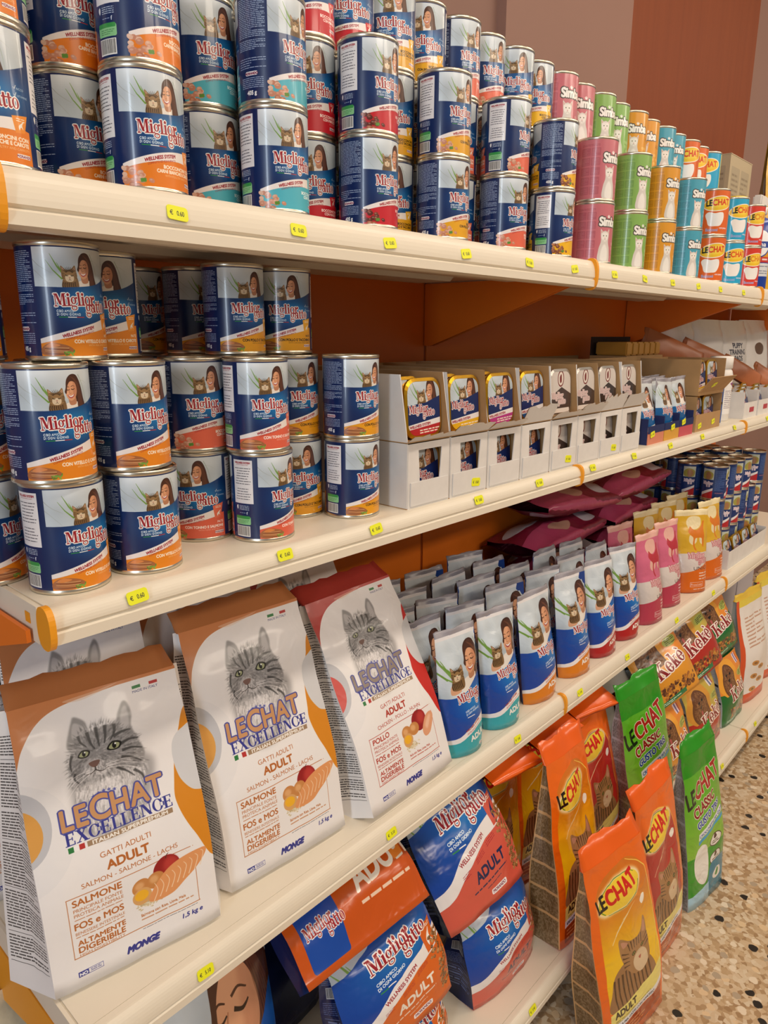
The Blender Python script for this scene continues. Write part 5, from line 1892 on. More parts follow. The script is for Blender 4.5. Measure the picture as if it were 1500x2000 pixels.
# crimson bags lying in a pile behind the pouches, a yellow bag against the back panel
CRM = printed(crimson_bag(), .28, .2, .3, 14)
for i, (x, y, z, w, h, rz, ry) in enumerate(((1.36, .272, .594, .34, .15, 1, 0), (1.38, .272, .674, .34, .15, -1, 1), (1.35, .272, .754, .35, .15, 2, -2), (1.375, .262, .834, .34, .15, -4, 4), (1.72, .275, .594, .32, .14, 1, 0), (1.73, .275, .674, .32, .14, 0, 0), (1.71, .272, .754, .32, .14, 3, -2), (1.725, .262, .832, .32, .14, -3, -5))):
    p = bag_parts(w, h, ((0, .03), (.5, .078), (1, .03)), CRM, None, None, cf=.35, seal=.022, amp=.012, seed=40 + i, power=.45, tip=.6)
    o = bag('food_bag', f'crimson food bag lying flat, {("lowest", "second", "third", "topmost")[i % 4]} of the {("left", "right")[i // 4]} pile behind pouches', 'bag', p, (x, y - .075, z + .040), (R(-90), R(ry), R(rz)), 'crimson bags in a pile')
YL = printed(yellow_bag(), .3, .15, .3, 18)
p = bag_parts(.13, .34, ((0, .06), (.4, .06), (1, .004)), YL, None, None, cf=0, seal=.02, amp=.008, seed=51, power=.6)
bag('food_bag', 'yellow food bag standing against the orange back panel', 'bag', p, (1.925, .30, T3), (R(-3), 0, R(-8)))

# ------------------------------------------------------------------ tray cartons on the second shelf
CARD_W, CARD_B, CARD_T = mat('white carton board', '#dedad6', .7, vary=.05, scale=30), mat('brown carton board', '#b08a5c', .8, vary=.08, scale=30), mat('torn board edge', '#8f6f4a', .9, vary=.2, scale=200)
ALU, GOLD = mat('aluminium foil tray', '#cfcac4', .3, metal=.9), mat('gold foil tray', '#d8a62c', .28, metal=.9)
TW, TH = .078, .082


def tray_mesh():
    rim = rbox(-TW / 2, 0, TW / 2, TH, .02)
    inn = rbox(-TW / 2 + .0045, .0045, TW / 2 - .0045, TH - .0045, .017)
    bot = rbox(-TW / 2 + .012, .012, TW / 2 - .012, TH - .012, .013)
    n = len(rim)
    V = [(x, 0, z) for x, z in rim] + [(x, -.0015, z) for x, z in inn] + [(x, .003, z) for x, z in rim] + [(x, .028, z) for x, z in bot]
    F = []
    for a, b in ((0, 1), (2, 0), (3, 2)):
        F += [(a * n + i, a * n + (i + 1) % n, b * n + (i + 1) % n, b * n + i) for i in range(n)]
    F += [tuple(range(3 * n, 4 * n))[::-1]]
    lidV = [(x, -.0014, z) for x, z in rbox(-TW / 2 + .0048, .0048, TW / 2 - .0048, TH - .0048, .0165)]
    lu = [((v[0] + TW / 2) / TW, v[2] / TH) for v in lidV]
    return V, F, lidV, lu


_tv, _tf, _lv, _lu = tray_mesh()
TRAYM = {'gold': mesh('tray', _tv, _tf, GOLD, smooth=False), 'alu': mesh('tray', _tv, _tf, ALU, smooth=False)}
LID = {k: mesh('tray_lid', _lv, [tuple(range(len(_lv)))], printed(tray_lid(k), .25, .2), _lu, smooth=False) for k in ('red', 'yellow', 'pink', 'blue', 'brown', 'silver')}


def tray(metal, lid, label, loc, rot, group):
    o = tag(obj('food_tray', TRAYM[metal], None, loc, rot), label, 'tray', group)
    obj('printed_lid', LID[lid], o)
    return o


def torn(x0, x1, n, seed, amp=.004):
    rg = random.Random(seed)
    return [(x0 + (x1 - x0) * i / n, rg.uniform(-amp, amp)) for i in range(n + 1)]


def panel_with_window(w, h, y0, y1, wx0, wx1, wz0, wz1):
    o = [(-w / 2, 0), (w / 2, 0), (w / 2, h), (-w / 2, h)]
    i = [(wx0, wz0), (wx1 - .004, wz0), (wx1, wz1), (wx0 - .003, wz1)]
    V = [(x, y, z) for y in (y0, y1) for x, z in o + i]
    F = []
    for k in range(4):
        a, b = k, (k + 1) % 4
        F += [(a, b, 4 + b, 4 + a), (8 + b, 8 + a, 12 + a, 12 + b), (4 + a, 4 + b, 12 + b, 12 + a), (b, a, 8 + a, 8 + b)]
    return V, F


KW, KH, KD = .0925, .0895, .30
XS = (.530, .624, .718, .812, .907, .998, .1089 * 10, 1.182)
LN = ('red', 'yellow', 'pink', 'blue', 'brown', 'brown', 'silver', 'silver')
ORD8 = ('first', 'second', 'third', 'fourth', 'fifth', 'sixth', 'seventh', 'eighth')
CG = 'white display cartons of food trays'
for ci, x in enumerate(XS):
    kw = KW if ci != 5 else .088
    for l in (0, 1):
        z = T2 + (KH + .0005) * l
        c = thing('display_carton', f'white cardboard tray carton, {("lower", "upper")[l]} layer, {ORD8[ci]} from the cans', 'carton', (x, .012, z), group=CG)
        obj('bottom_panel', boxes('bottom', [(-kw / 2, 0, 0, kw / 2, KD, .0012)], CARD_B), c)
        for sx in (-1, 1):
            xa, xb = (-kw / 2, -kw / 2 + .0013) if sx < 0 else (kw / 2 - .0013, kw / 2)
            V, F = box_vf(xa, 0, .0012, xb, KD, KH)
            if l == 1:
                V = [list(v) for v in V]
                rg = random.Random(ci)
                for v in V:
                    if v[2] > .05 and v[1] < .01:
                        v[1] = .012 + rg.uniform(-.004, .004)
            # outside white, inside brown
            mi = [0] * 6
            mi[5 if sx > 0 else 3] = 0
            me = mesh('side', V, F, [CARD_B, CARD_W], smooth=False, mi=[0, 0, 1, (1 if sx > 0 else 0), 0, (1 if sx < 0 else 0)])
            obj('side_panel', me, c)
        obj('back_panel', boxes('back', [(-kw / 2 + .0013, KD - .0012, .0012, kw / 2 - .0013, KD, KH)], CARD_B), c)
        if l == 0:
            obj('front_panel', mesh('front', *panel_with_window(kw - .003, KH - .001, -.0005, .001, -.020, .028, .036, .079), CARD_W, smooth=False), c)
            obj('tear_strip', boxes('strip', [(-kw / 2 + .006, -.0022, .003, kw / 2 - .003, -.0006, .036)], CARD_W, .0004), c)
            if ci in (1, 4, 6):
                obj('price_label', STM['0.60'], c, (.016, -.0023, .016), (0, R(6), 0))
        else:
            # the torn front leans outwards over the carton below
            pr = torn(-kw / 2, kw / 2, 10, ci + 9, .0045)
            rg = random.Random(ci * 3)
            V, F = [], []
            ln, an = ((.016, 1.0), (.022, .85), (.018, .95), (.030, .45), (.018, .9), (.024, .7), (.030, .4), (.030, .5))[ci]
            for xx, dz in pr:
                for o_ in (0, .0012):
                    V += [(xx, -.0005 + o_, .0015), (xx, -math.sin(an) * (ln + dz) + o_, .0015 + math.cos(an) * (ln + dz))]
            for i in range(10):
                a = i * 4
                F += [(a, a + 4, a + 5, a + 1), (a + 2, a + 3, a + 7, a + 6), (a + 1, a + 5, a + 7, a + 3)]
            obj('torn_flap', mesh('flap', V, F, [CARD_W, CARD_B, CARD_T], mi=[0, 1, 2] * 10, smooth=False), c)
        ncol = LN[ci]
        mt = 'gold' if ci < 4 else 'alu'
        for j in range(2 if l else 1):
            tray(mt, ncol, f'{"gold" if ci < 4 else "silver"} food tray with {ncol} lid, {("in front", "behind")[j]}, {("lower", "upper")[l]} {ORD8[ci]} carton', (x + .004, .024 + .036 * j, z + .0014), (R(-4), 0, 0), 'food trays standing in cartons')
# price label on the torn flap and brown cartons behind
c = thing('display_carton', 'long brown cardboard carton wall behind the blue sachets', 'carton', (1.395, .17, T2))
obj('front_panel', boxes('wall', [(-.155, 0, 0, .155, .002, .178)], CARD_B), c)
obj('back_panel', boxes('wall', [(-.155, .16, 0, .155, .162, .178)], CARD_B), c)
obj('side_panel', boxes('wall', [(-.155, .002, 0, -.153, .16, .178)], CARD_B), c)
obj('bottom_panel', boxes('wall', [(-.153, .002, 0, .155, .16, .002)], CARD_B), c)
# sachets in navy trays
SA = {k: printed(sachet(c_), .25, .2, .2, 30) for k, c_ in (('salmon', '#e07a5e'), ('amber', '#e0a62c'), ('red', '#c23a40'))}
NAVYM = mat('navy printed board', '#16245a', .5)
SP = {k: bag_parts(.080, .128, ((0, .022), (.4, .024), (1, .002)), SA[k], None, greyfilm, cf=0, seal=.008, sealmat=greyfilm, amp=.004, seed=60 + i, power=.7, curl=.003) for i, k in enumerate(SA)}
for ci, (k, x) in enumerate((('salmon', 1.323), ('amber', 1.412), ('red', 1.500))):
    c = thing('sachet_box', f'navy cardboard sachet box with {k} front, {ORD[ci]} from the white cartons', 'box', (x, .014, T2), group='navy sachet boxes')
    obj('front_panel', boxes('f', [(-.043, 0, .0, .043, .0015, .024)], mat('sachet box front ' + k, {'salmon': '#d88668', 'amber': '#d8a03a', 'red': '#c8525c'}[k], .5)), c)
    obj('printed_band', boxes('f', [(-.043, -.0006, .024, .043, .0009, .040)], NAVYM), c)
    for sx in (-1, 1):
        obj('side_panel', boxes('s', [(sx * .0435 - .0007, .0015, 0, sx * .0435 + .0007, .145, .056)], NAVYM), c)
    obj('price_label', STM['0.49'], c, (-.022 if ci != 1 else .002, -.0012, .022 + .006 * ci), (0, R(-9), 0))
    for j in range(4):
        bag('food_sachet', f'blue cat food sachet, {ORD[j]} from front in the {k} box', 'sachet', SP[k], (x + .003 * math.sin(j * 5 + ci), .034 + .031 * j, T2 + .001), (R(-9 + 4 * math.sin(j * 3 + ci)), R(3 * math.sin(j * 7 + ci * 2)), R(-4)), 'blue sachets in navy boxes')
# brown two-layer carton with trays
for l in (0, 1):
    z = T2 + .088 * l
    c = thing('display_carton', f'brown cardboard carton of yellow trays, {("lower", "upper")[l]} layer, beside the sachets', 'carton', (1.655, .016, z))
    obj('front_panel', boxes('f', [(-.088, 0, 0, .088, .0015, .042 if l == 0 else .010)], CARD_B), c)
    for sx in (-1, 1):
        obj('side_panel', boxes('s', [(sx * .0885 - .0008, .0015, 0, sx * .0885 + .0008, .15, .086)], CARD_B), c)
    obj('back_panel', boxes('s', [(-.088, .15, 0, .088, .1515, .086)], CARD_B), c)
    obj('bottom_panel', boxes('s', [(-.087, .0016, 0, .087, .149, .0014)], CARD_B), c)
    if l:
        V, F = box_vf(-.088, 0, 0, .088, .0016, .046)
        f = obj('flap', mesh('flap', V, F, CARD_B, smooth=False), c, (0, -.001, .008), (R(38), 0, 0))
        obj('price_label', STM['0.49'], f, (-.03, -.0003, .022), (0, R(-12), 0))
    else:
        for px in (-.06, .035):
            obj('price_label', STM['0.49'], c, (px, -.0003, .014 + .1 * max(px, 0)), (0, R(-10), 0))
    for i in (0, 1):
        tray('gold', 'yellow', f'gold food tray with yellow lid, {("left", "right")[i]} in {("lower", "upper")[l]} brown carton', (1.612 + .084 * i, .030, z + .0016), (R(-5), 0, 0), 'trays in the brown carton')
# bottle, slim carton and tray display further along
wp = mat('white plastic', '#eae6e0', .35)
b = thing('plastic_bottle', 'white plastic bottle with wide ribbed cap beside brown carton', 'bottle', (1.875, .070, T2))
obj('body', lathe('b', [(.0001, 0), (.030, 0), (.033, .004), (.033, .125), (.030, .136), (.026, .142)], wp, 28), b)
obj('cap', lathe('b', [(.026, .142), (.030, .143), (.030, .172), (.028, .175), (.0001, .175)], mat('white cap plastic', '#f0ece6', .45), 28), b)
lab = Canvas(300, 300, '#f1eeea')
for fx in (0, 150):
    lab.fill(np.array([(fx + 70, 40), (fx + 96, 20), (fx + 96, 70)]), '#8a3a7a')
    lab.lines(fx + 50, 100, fx + 120, 260, 16, 5, '#8a7a8a', 3)
obj('wrap_label', lathe('b', [(.0333, .02), (.0333, .115)], printed(lab.image('bottle wrap print'), .4), 28, True), b, rot=(0, 0, R(170)))
c = thing('slim_carton', 'slim white and blue carton with dark picture before white bottle', 'box', (1.795, .062, T2), (0, 0, R(-8)))
sl = Canvas(200, 400, '#e9e6e2')
sl.rect(120, 0, 200, 300, '#4a5a8a')
sl.rect(10, 60, 110, 220, '#cfc6b8')
sl.rect(0, 220, 200, 240, '#26221e')
sl.rect(0, 300, 200, 400, '#2f5a9e')
sl.barcode(40, 330, 140, 380, 3)
V, F = box_vf(-.030, -.02, 0, .030, .02, .125)
obj('carton_body', mesh('b', V, F, printed(sl.image('slim carton print'), .4), lambda f, k: ((0, 1, 1, 0)[k], (0, 0, 1, 1)[k]), smooth=False), c)
obj('top_flap', boxes('b', [(-.0305, -.0205, .125, .0305, .0205, .1262)], CARD_W), c)
obj('price_label', STM['2.90'], c, (.012, -.0203, .06), (0, R(80), 0))
for i in range(3):
    c = thing('tray_display', f'white display box of copper trays, {ORD[i]} past the white bottle', 'box', (2.015 + .135 * i, .02, T2), group='copper tray displays')
    obj('front_panel', boxes('f', [(-.06, 0, 0, .06, .0015, .045)], CARD_W), c)
    obj('bottom_panel', boxes('f', [(-.06, .0016, 0, .06, .16, .0015)], CARD_W), c)
    for sx in (-1, 1):
        obj('side_panel', boxes('s', [(sx * .0608 - .0008, .0016, 0, sx * .0608 + .0008, .16, .075)], CARD_W), c)
    obj('printed_mark', boxes('s', [(-.01, -.0006, .016, .03, .0, .03)], mat('red board print', '#b8404a', .5)), c)
    for j in range(3):
        tray('gold', ('red', 'yellow', 'pink')[(i + j) % 3], f'copper tray, {ORD[j]} from front in {ORD[i]} white display box', (2.015 + .135 * i, .03 + .04 * j, T2 + .0018), (R(-14 + 3 * j), 0, 0), 'copper trays')
# dark wire rack with gold packs on the brown carton
c = thing('pack_rack', 'small dark rack of golden snack packs standing on the brown carton', 'rack', (1.66, .245, T2 + .0005))
DARKM = mat('dark board', '#2c1c14', .7)
obj('base', boxes('r', [(-.115, -.05, 0, .115, .05, .178)], CARD_B), c)
obj('back_wall', boxes('r', [(-.115, .046, .178, .115, .05, .225)], DARKM), c)
for i in range(6):
    obj('gold_pack', boxes('r', [(-.105 + .036 * i, -.045, .179, -.073 + .036 * i, .04, .212)], mat('gold card', '#b88432', .4), .003), c)
COP = mat('copper film', '#a8623a', .35)
for i, (x, y, z, rx, ry, rz) in enumerate(((1.92, .20, 1.200, -30, -66, 0), (2.13, .185, 1.180, -30, -66, 0), (2.36, .16, 1.125, -26, -62, 0), (2.55, .14, 1.100, -24, -60, 0))):
    p = bag_parts(.062, .20 - .02 * i, ((0, .012), (.5, .026), (1, .010)), COP, None, COP, cf=.5, seal=.01, sealmat=COP, amp=.003, seed=80 + i)
    bag('snack_pack', f'copper snack pack leaning on the heap, {ORD[i]} from the orange panel', 'pack', p, (x, y - .06, z), (R(rx), R(ry), R(rz)), 'copper snack packs')
CPN = {k: printed(carrier_print(k), .25, .2, .35, 12) for k in ('plain', 'pads', 'seal')}
for i, (k, x, y, h) in enumerate((('plain', 2.03, .26, .285), ('plain', 2.27, .25, .28), ('pads', 2.508, .245, .28), ('seal', 2.724, .235, .285))):
    p = bag_parts(.228, h, ((0, .07), (.4, .085), (.8, .07), (1, .03)), CPN[k], None, None, cf=.4, seal=0, amp=.006, seed=90 + i, power=.5)
    bag('white_bag', ('white plastic bag nearest the orange panel', 'white plastic bag with faint grey word, second from panel', 'white bag with dark letters and three black discs', 'white bag with brown emblem at frame edge')[i], 'bag', p, (x, y, T2), (R(-4), 0, R(-6)), 'white bags at the back of the second shelf')

# ------------------------------------------------------------------ odds and ends on the top shelf, right
V, F = box_vf(-.10, -.06, 0, .10, .06, .395)
c = tag(obj('beige_carton', mesh('b', V, F, printed(beige_box(), .6), lambda f, k: ((0, 1, 1, 0)[k], (0, 0, 1, 1)[k]), smooth=False), None, (2.245, .255, T1)), 'beige printed carton standing behind the cans, right end', 'carton')
obj('top_flap', boxes('b', [(-.101, -.061, .395, .101, .061, .397)], mat('beige board', '#c2b294', .7)), c)
c = thing('spray_bottle', 'white and blue spray bottle with orange label at frame edge', 'bottle', (2.005, .058, T1))
obj('body', lathe('b', [(.0001, 0), (.036, 0), (.038, .004), (.038, .165), (.032, .182), (.016, .19), (.016, .2)], printed(spray_label(), .3, .2), 32, True), c, rot=(0, 0, R(210 - 90)))
obj('collar', lathe('b', [(.0165, .196), (.020, .197), (.020, .215), (.014, .217), (.0001, .217)], wp, 24), c)
obj('spray_head', boxes('b', [(-.03, -.012, .217, .03, .012, .245)], wp, .004), c)
c = thing('yellow_cap_bottle', 'bottle with yellow cap half hidden behind red cans', 'bottle', (2.035, .135, T1))
obj('body', lathe('b', [(.0001, 0), (.034, 0), (.036, .004), (.036, .2), (.03, .215)], mat('cream bottle plastic', '#e9dfc4', .4), 28), c)
obj('cap', lathe('b', [(.03, .215), (.034, .216), (.034, .25), (.032, .253), (.0001, .253)], mat('yellow cap plastic', '#f0cf1c', .4), 28), c)
p = bag_parts(.22, .48, ((0, .11), (.4, .11), (1, .01)), YL, None, None, cf=.3, seal=.02, amp=.006, seed=99)
bag('food_bag', 'large yellow food bag at the right edge of top shelf', 'bag', p, (2.50, .15, T1), (0, 0, R(-10)))
p = bag_parts(.15, .36, ((0, .08), (.4, .08), (1, .01)), mat('dark brown film', '#4a2c24', .35), None, None, cf=.3, seal=.02, amp=.006, seed=101)
bag('food_bag', 'dark brown food bag between beige carton and yellow bag', 'bag', p, (2.44, .285, T1), (0, 0, R(-6)))

# ------------------------------------------------------------------ bottom shelf
T4 = DECK[4]
KB = {k: printed(kibble_bag(k), .22, .25, .35, 16) for k in ('orange', 'salmon')}
KS = {k: printed(kibble_side(k), .25, .2, .3, 18) for k in ('orange', 'salmon')}
navyfilm = mat('navy bag film', '#101f52', .25, coat=.2)
endcv = Canvas(600, 340, '#c8540f')
endcv.fill(rbox(40, 150, 200, 320, 10), '#1548a4')
miglior(endcv, 54, 240, 34, -.1)
endcv.text('ADULT', 300, 210, 70, '#f6efe2', bold=4, rot=-.06)
endcv.lines(300, 236, 560, 246, 16, 9, '#f6efe2', 3, .8, False)
endcv.fill(rbox(260, 40, 400, 72, 8), '#f1eef0')
endcv.text('MORANDO', 330, 65, 18, '#7d2144', align=.5, bold=1)
endcv.fill(np.array([(500, 60), (590, 50), (570, 190), (510, 196)]), '#ee8a2c')
endcv.fill(blob([(530, 170), (528, 130), (548, 100), (562, 90), (552, 130), (558, 160)]), '#f8f0e4')
ENDP = printed(endcv.image('orange bag end print'), .22, .25, .35, 16)


def kbag(kind, w, h, d, seed, top=.012, tip=.5):
    return bag_parts(w, h, ((0, d * .8), (.35, d), (.75, d * .7), (1, top)), KB[kind], KS[kind], navyfilm, cf=lambda t: .75 - .4 * t, gus=.014, seal=.03, sealmat=navyfilm, amp=.008, seed=seed, tip=tip, width=((0, .97), (.4, 1.03), (1, .97)))


bag('kibble_bag', 'salmon kibble bag standing on bottom shelf, lower of two', 'bag', kbag('salmon', .185, .168, .11, 11, tip=1.5), (.700, -.018, T4), (R(-5), 0, R(-3)))
bag('kibble_bag', 'salmon kibble bag leaning on top of another, below white rail', 'bag', kbag('salmon', .195, .225, .095, 12), (.660, -.012, T4 + .172), (R(-26), R(-6), R(-6)))
bag('kibble_bag', 'orange kibble bag lowest of its pile', 'bag', kbag('orange', .21, .108, .11, 13, tip=1.5), (.435, -.005, T4), (R(-6), 0, R(-4)))
bag('kibble_bag', 'orange kibble bag in the middle of its pile, logo facing out', 'bag', kbag('orange', .20, .165, .10, 14, tip=1.5), (.432, -.022, T4 + .115), (R(-20), R(-2), R(-4)))
p = bag_parts(.235, .17, ((0, .05), (.4, .09), (.8, .06), (1, .012)), ENDP, navyfilm, navyfilm, cf=lambda t: .7 - .3 * t, seal=.02, sealmat=navyfilm, amp=.006, seed=15)
bag('kibble_bag', 'orange and navy kibble bag topmost of its pile, end facing out', 'bag', p, (.392, -.004, T4 + .275), (R(-50), R(-2), R(-4)))
GB = printed(girl_bag(), .2, .3, .3, 14)
p = bag_parts(.28, .385, ((0, .10), (.4, .10), (1, .02)), GB, navyfilm, navyfilm, cf=lambda t: .6 - .4 * t, seal=.02, sealmat=navyfilm, amp=.006, seed=16)
bag('kibble_bag', 'glossy bag with large smiling girl, cut by the bottom frame edge', 'bag', p, (.130, .080, T4), (R(-4), 0, R(-4)))
p = bag_parts(.23, .33, ((0, .10), (.4, .11), (1, .02)), GB, navyfilm, navyfilm, cf=lambda t: .6 - .4 * t, seal=.02, sealmat=navyfilm, amp=.006, seed=17)
bag('kibble_bag', 'glossy bag with smiling girl in shadow behind salmon bags', 'bag', p, (.60, .185, T4), (R(-4), 0, R(-4)))
p = bag_parts(.23, .33, ((0, .10), (.4, .11), (1, .02)), navyfilm, navyfilm, navyfilm, cf=lambda t: .6 - .4 * t, seal=.02, sealmat=navyfilm, amp=.006, seed=18)
bag('kibble_bag', 'dark navy kibble bag in shadow behind the orange pile', 'bag', p, (.34, .21, T4), (R(-4), 0, R(-4)))

OB = {k: printed(oval_bag(k), .22, .25, .5, 20) for k in ('yellow', 'red')}
WN = printed(kibble_window('#8a6e4c', '#e2b078'), .25, .3, .3, 20)
orfilm = mat('orange bag film', '#ee6212', .25, coat=.2)


def obag(kind, w, h, d, seed, tip=.3, seal=.04):
    return bag_parts(w, h, ((0, d * .9), (.3, d), (.75, d * .62), (1, .012)), OB[kind], WN, orfilm, cf=lambda t: .86 - .3 * t, gus=.008, seal=seal, sealmat=orfilm, amp=.0075, seed=seed, tip=tip, width=((0, .98), (.4, 1.03), (1, .92)), curl=.006)


bag('cat_food_bag', 'tall orange and yellow cat food bag standing on bottom shelf', 'bag', obag('yellow', .150, .365, .085, 21), (.895, -.065, T4), (R(-5), R(1), R(-2)))
bag('cat_food_bag', 'tall orange and yellow cat food bag standing on the floor', 'bag', obag('yellow', .172, .375, .09, 22), (.900, -.190, .002), (R(-4), R(-6), R(-13)))
bag('cat_food_bag', 'orange and red cat food bag on floor behind the yellow one', 'bag', obag('red', .165, .39, .08, 23), (1.105, -.165, .002), (R(-2), R(-6), R(-4)))
bag('cat_food_bag', 'orange and red cat food bag on bottom shelf beside green bag', 'bag', obag('red', .165, .33, .085, 24), (1.12, .0, T4), (R(-4), R(-2), R(-3)))
OG = 'orange cat food bags heaped on the bottom shelf'
for i, (k, x, y, z, rx, ry, rz, label) in enumerate((('yellow', .815, .075, T4 + .003, -8, 10, -6, 'orange cat food bag upright in heap behind salmon bags'), ('yellow', .962, .075, T4 + .003, -8, 12, -4, 'orange cat food bag upright in heap, middle'), ('red', 1.125, .14, T4 + .003, -10, -2, -8, 'orange cat food bag upright in heap, right end'),
                                                 ('yellow', .84, .25, T4 + .003, -6, 0, -6, 'orange cat food bag at the back of heap, left'), ('red', 1.02, .265, T4 + .003, -6, 2, -4, 'orange cat food bag at the back of heap, middle'))):
    bag('cat_food_bag', label, 'bag', obag(k, .146, .33 - .01 * i, .085, 30 + i, tip=.6), (x, y, z), (R(rx), R(ry), R(rz)), OG)
flat = printed(oval_bag('yellow'), .22, .25, .3, 16)
for i, (x, y, z, rx, ry, rz, w, h, label) in enumerate(((.80, .0, .495, -80, 3, -8, .14, .13, 'orange pack lying across the heap, lowest'), (.955, -.005, .497, -80, -2, -6, .14, .13, 'orange pack lying across the heap, second'), (1.12, .0, .490, -78, 3, -12, .15, .15, 'orange pack with barcode on top of the heap'))):
    p = bag_parts(w, h, ((0, .008), (.5, .05), (1, .006)), orfilm, None, None, cf=.2, seal=.025, sealmat=orfilm, amp=.008, seed=140 + i)
    o = bag('orange_pack', label, 'pack', p, (x, y, z), (R(rx), R(ry), R(rz)), 'orange packs on the heap')
    cvp = Canvas(200, 80, '#ee7a22')
    cvp.text('ADULT', 12, 60, 30, '#fbe6c4', bold=1.4)
    cvp.barcode(130, 10, 195, 70, i)
    V = [(-.045, -.0275, .05), (.045, -.0275, .05), (.045, -.0275, .085), (-.045, -.0275, .085), (-.045, -.02, .05), (.045, -.02, .05), (.045, -.02, .085), (-.045, -.02, .085)]
    obj('printed_patch', mesh('patch', V, [(0, 1, 2, 3), (4, 7, 6, 5), (0, 4, 5, 1), (1, 5, 6, 2), (2, 6, 7, 3), (3, 7, 4, 0)], printed(cvp.image('orange pack print'), .3), lambda f, k: ((0, 1, 1, 0)[k], (0, 0, 1, 1)[k]), smooth=False), o)
# green bags
GN = printed(green_bag(), .22, .25, .5, 20)
GW = printed(kibble_window('#8e8a86', '#b4b2b4'), .25, .3, .3, 20)
grfilm = mat('green bag film', '#2a9416', .25, coat=.2)
for w, h, d, seed, loc, rot, label in ((.168, .355, .085, 25, (1.285, -.055, T4), (-4, -5, -10), 'tall green cat food bag standing on bottom shelf'), (.15, .385, .075, 26, (1.325, -.178, .002), (-3, -4, -10), 'narrow green cat food bag standing on the floor')):
    p = bag_parts(w, h, ((0, d * .9), (.3, d), (.75, d * .62), (1, .012)), GN, GW, grfilm, cf=lambda t: .86 - .3 * t, gus=.008, seal=.035, sealmat=grfilm, amp=.0075, seed=seed, tip=.2, width=((0, .98), (.4, 1.03), (1, .92)), curl=.006)
    bag('cat_food_bag', label, 'bag', p, loc, tuple(R(a) for a in rot))
p = bag_parts(.13, .31, ((0, .08), (.4, .09), (1, .012)), GN, GW, grfilm, cf=.6, seal=.03, sealmat=grfilm, amp=.005, seed=27)
bag('cat_food_bag', 'green cat food bag in shadow behind the tall green one', 'bag', p, (1.285, .135, T4), (R(-6), 0, R(-6)))
teal = mat('teal bag film', '#2a6a80', .25, coat=.2)
p = bag_parts(.2, .33, ((0, .1), (.4, .1), (1, .012)), teal, None, None, cf=.5, seal=.03, amp=.006, seed=28)
bag('food_bag', 'dark teal bag in shadow at the back of bottom shelf', 'bag', p, (1.33, .25, T4), (R(-3), 0, R(-4)))
# dog food bags, heaped
DB = {k: printed(dog_bag(k), .24, .22, .3, 16) for k in ('green', 'red', 'orange')}
DS = printed(dog_side(), .3, .15, .3, 16)
DF = {'green': mat('dark green film', '#12602c', .28), 'red': mat('red film', '#b32a1a', .28), 'orange': mat('orange film', '#e08a2a', .28)}


def dbag(k, w, h, d, seed):
    return bag_parts(w, h, ((0, d * .8), (.35, d), (.75, d * .7), (1, .012)), DB[k], DS, DF[k], cf=lambda t: .75 - .35 * t, gus=.012, seal=.022, sealmat=DF[k], amp=.005, seed=seed, tip=1.4)


for k, w, h, d, loc, rot, label in (('red', .21, .19, .09, (1.735, -.026, T4), (-8, 0, -2), 'red dog food bag standing in front on bottom shelf'),
                                   ('green', .17, .195, .085, (1.945, -.032, T4), (-6, 0, -2), 'green dog food bag standing in front, beside white sack'),
                                   ('orange', .17, .185, .085, (1.535, -.018, T4), (-8, -2, -4), 'orange dog food bag in front, left of the red one'),
                                   ('orange', .2, .2, .09, (1.56, .005, T4 + .195), (-26, -12, -14), 'orange dog food bag leaning on the heap, nearest green bag'),
                                   ('red', .22, .2, .09, (1.765, .008, T4 + .19), (-24, -8, -8), 'red dog food bag leaning on the heap, middle'),
                                   ('green', .2, .185, .09, (1.935, .012, T4 + .2), (-18, -6, -6), 'green dog food bag on top of the heap, right'),
                                   ('orange', .2, .16, .085, (1.86, .13, T4 + .215), (-24, -10, -10), 'orange dog food bag highest on the heap'),
                                   ('green', .17, .19, .09, (1.57, .17, T4), (-5, 0, -3), 'green dog food bag upright behind, left'),
                                   ('red', .17, .19, .09, (1.76, .17, T4), (-5, 0, -3), 'red dog food bag upright behind, middle'),
                                   ('green', .17, .19, .09, (1.945, .17, T4), (-5, 0, -3), 'green dog food bag upright behind, right')):
    bag('dog_food_bag', label, 'bag', dbag(k, w, h, d, int(1000 * loc[0]) % 97), loc, tuple(R(a) for a in rot), 'dog food bags heaped on the bottom shelf')
silv = mat('silver bag film', '#a9a8a4', .25, coat=.2)
p = bag_parts(.16, .15, ((0, .03), (.5, .08), (1, .012)), silv, None, None, cf=.3, seal=.02, amp=.007, seed=77)
bag('food_bag', 'plain silver bag lying behind the green cat food bag', 'bag', p, (1.385, .09, T4 + .25), (R(-40), R(-6), R(-10)))
p = bag_parts(.11, .245, ((0, .09), (.5, .09), (1, .05)), silv, None, None, cf=.5, seal=.02, amp=.006, seed=78)
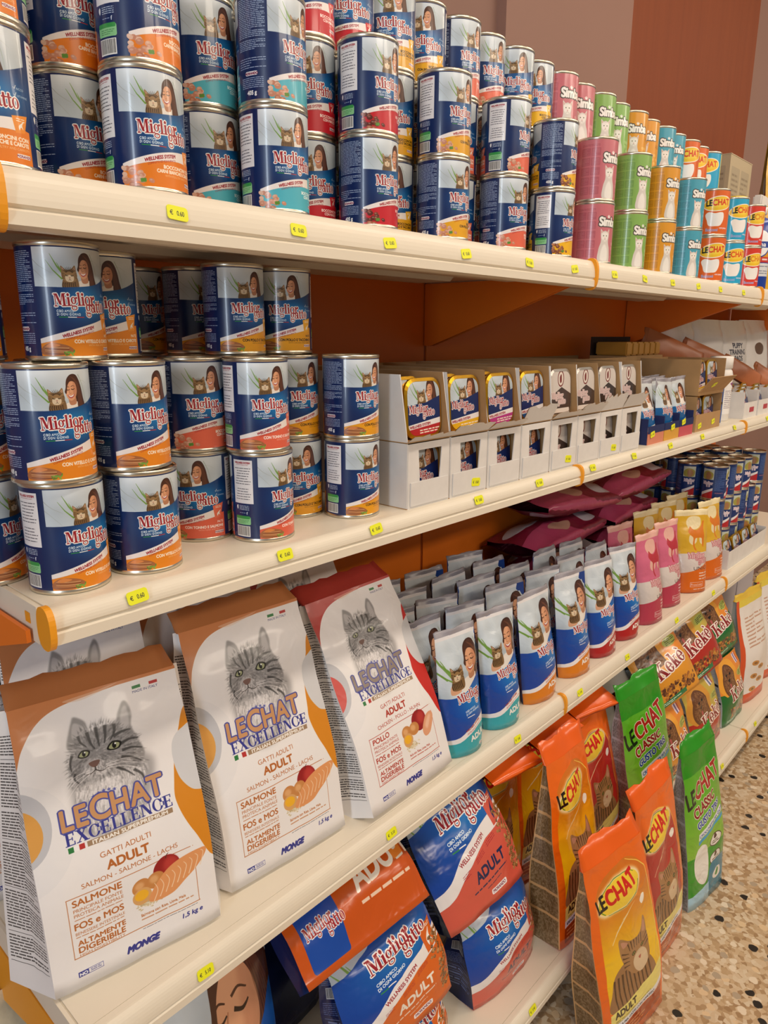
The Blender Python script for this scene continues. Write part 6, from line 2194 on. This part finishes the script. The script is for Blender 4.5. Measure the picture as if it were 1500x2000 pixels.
bag('food_bag', 'plain silver bag upright under the lying silver one', 'bag', p, (1.405, .13, T4), (R(-3), 0, R(-6)))
TBX = printed(tall_box(), .3, .15, .2, 18)
for i, (x, y, h, label) in enumerate(((2.135, -.025, .335, 'white sack with orange edge beside green dog food bag'), (2.36, -.02, .34, 'white sack with orange edge, second along'), (2.16, .13, .345, 'white sack with orange edge behind the first'))):
    p = bag_parts(.19, h, ((0, .09), (.4, .1), (1, .02)), TBX, silv, None, cf=.6, seal=.02, sealmat=mat('yellow film', '#dcb83c', .3), amp=.004, seed=110 + i)
    bag('food_sack', label, 'sack', p, (x, y, T4), (R(-3), 0, R(-6)), 'white and orange sacks')
# gold tray display and white boxes, far right bay
c = thing('tray_display', 'white display box of golden trays on third shelf, far right', 'box', (2.17, .018, T3))
obj('front_panel', boxes('f', [(-.19, 0, 0, .19, .0016, .055)], CARD_W), c)
for sx in (-1, 1):
    obj('side_panel', boxes('s', [(sx * .191 - .001, .0016, 0, sx * .191 + .001, .05, .06)], CARD_W), c)
for i in range(4):
    tray('gold', ('red', 'blue', 'red', 'yellow')[i], f'golden food tray, {ORD[i]} in the far right display box', (2.03 + .09 * i, .026, T3 + .001), (R(-16), 0, 0), 'golden trays, far right')
for i in range(2):
    V, F = box_vf(-.1, -.06, 0, .1, .06, .25)
    bxo = tag(obj('white_carton', mesh('b', V, F, mat('pale lilac board', '#cfccd6', .6), smooth=False), None, (2.42 + .21 * i, .19, T4)), ('pale lilac carton on bottom shelf at frame edge', 'pale lilac carton on bottom shelf, farther one')[i], 'carton')
    obj('top_flap', boxes('b', [(-.101, -.061, .25, .101, .061, .2515)], CARD_W), bxo)
# cream paper sack and orange side panel by the left end of the rack
p = bag_parts(.19, .34, ((0, .11), (.5, .12), (1, .08)), mat('cream paper sack', '#e0d2b4', .8, vary=.22, scale=26, bump=.6), None, None, cf=.5, seal=0, amp=.008, seed=120)
bag('paper_sack', 'cream crumpled paper sack under third shelf at the left rack end', 'sack', p, (.045, .275, T4), (0, 0, 0))
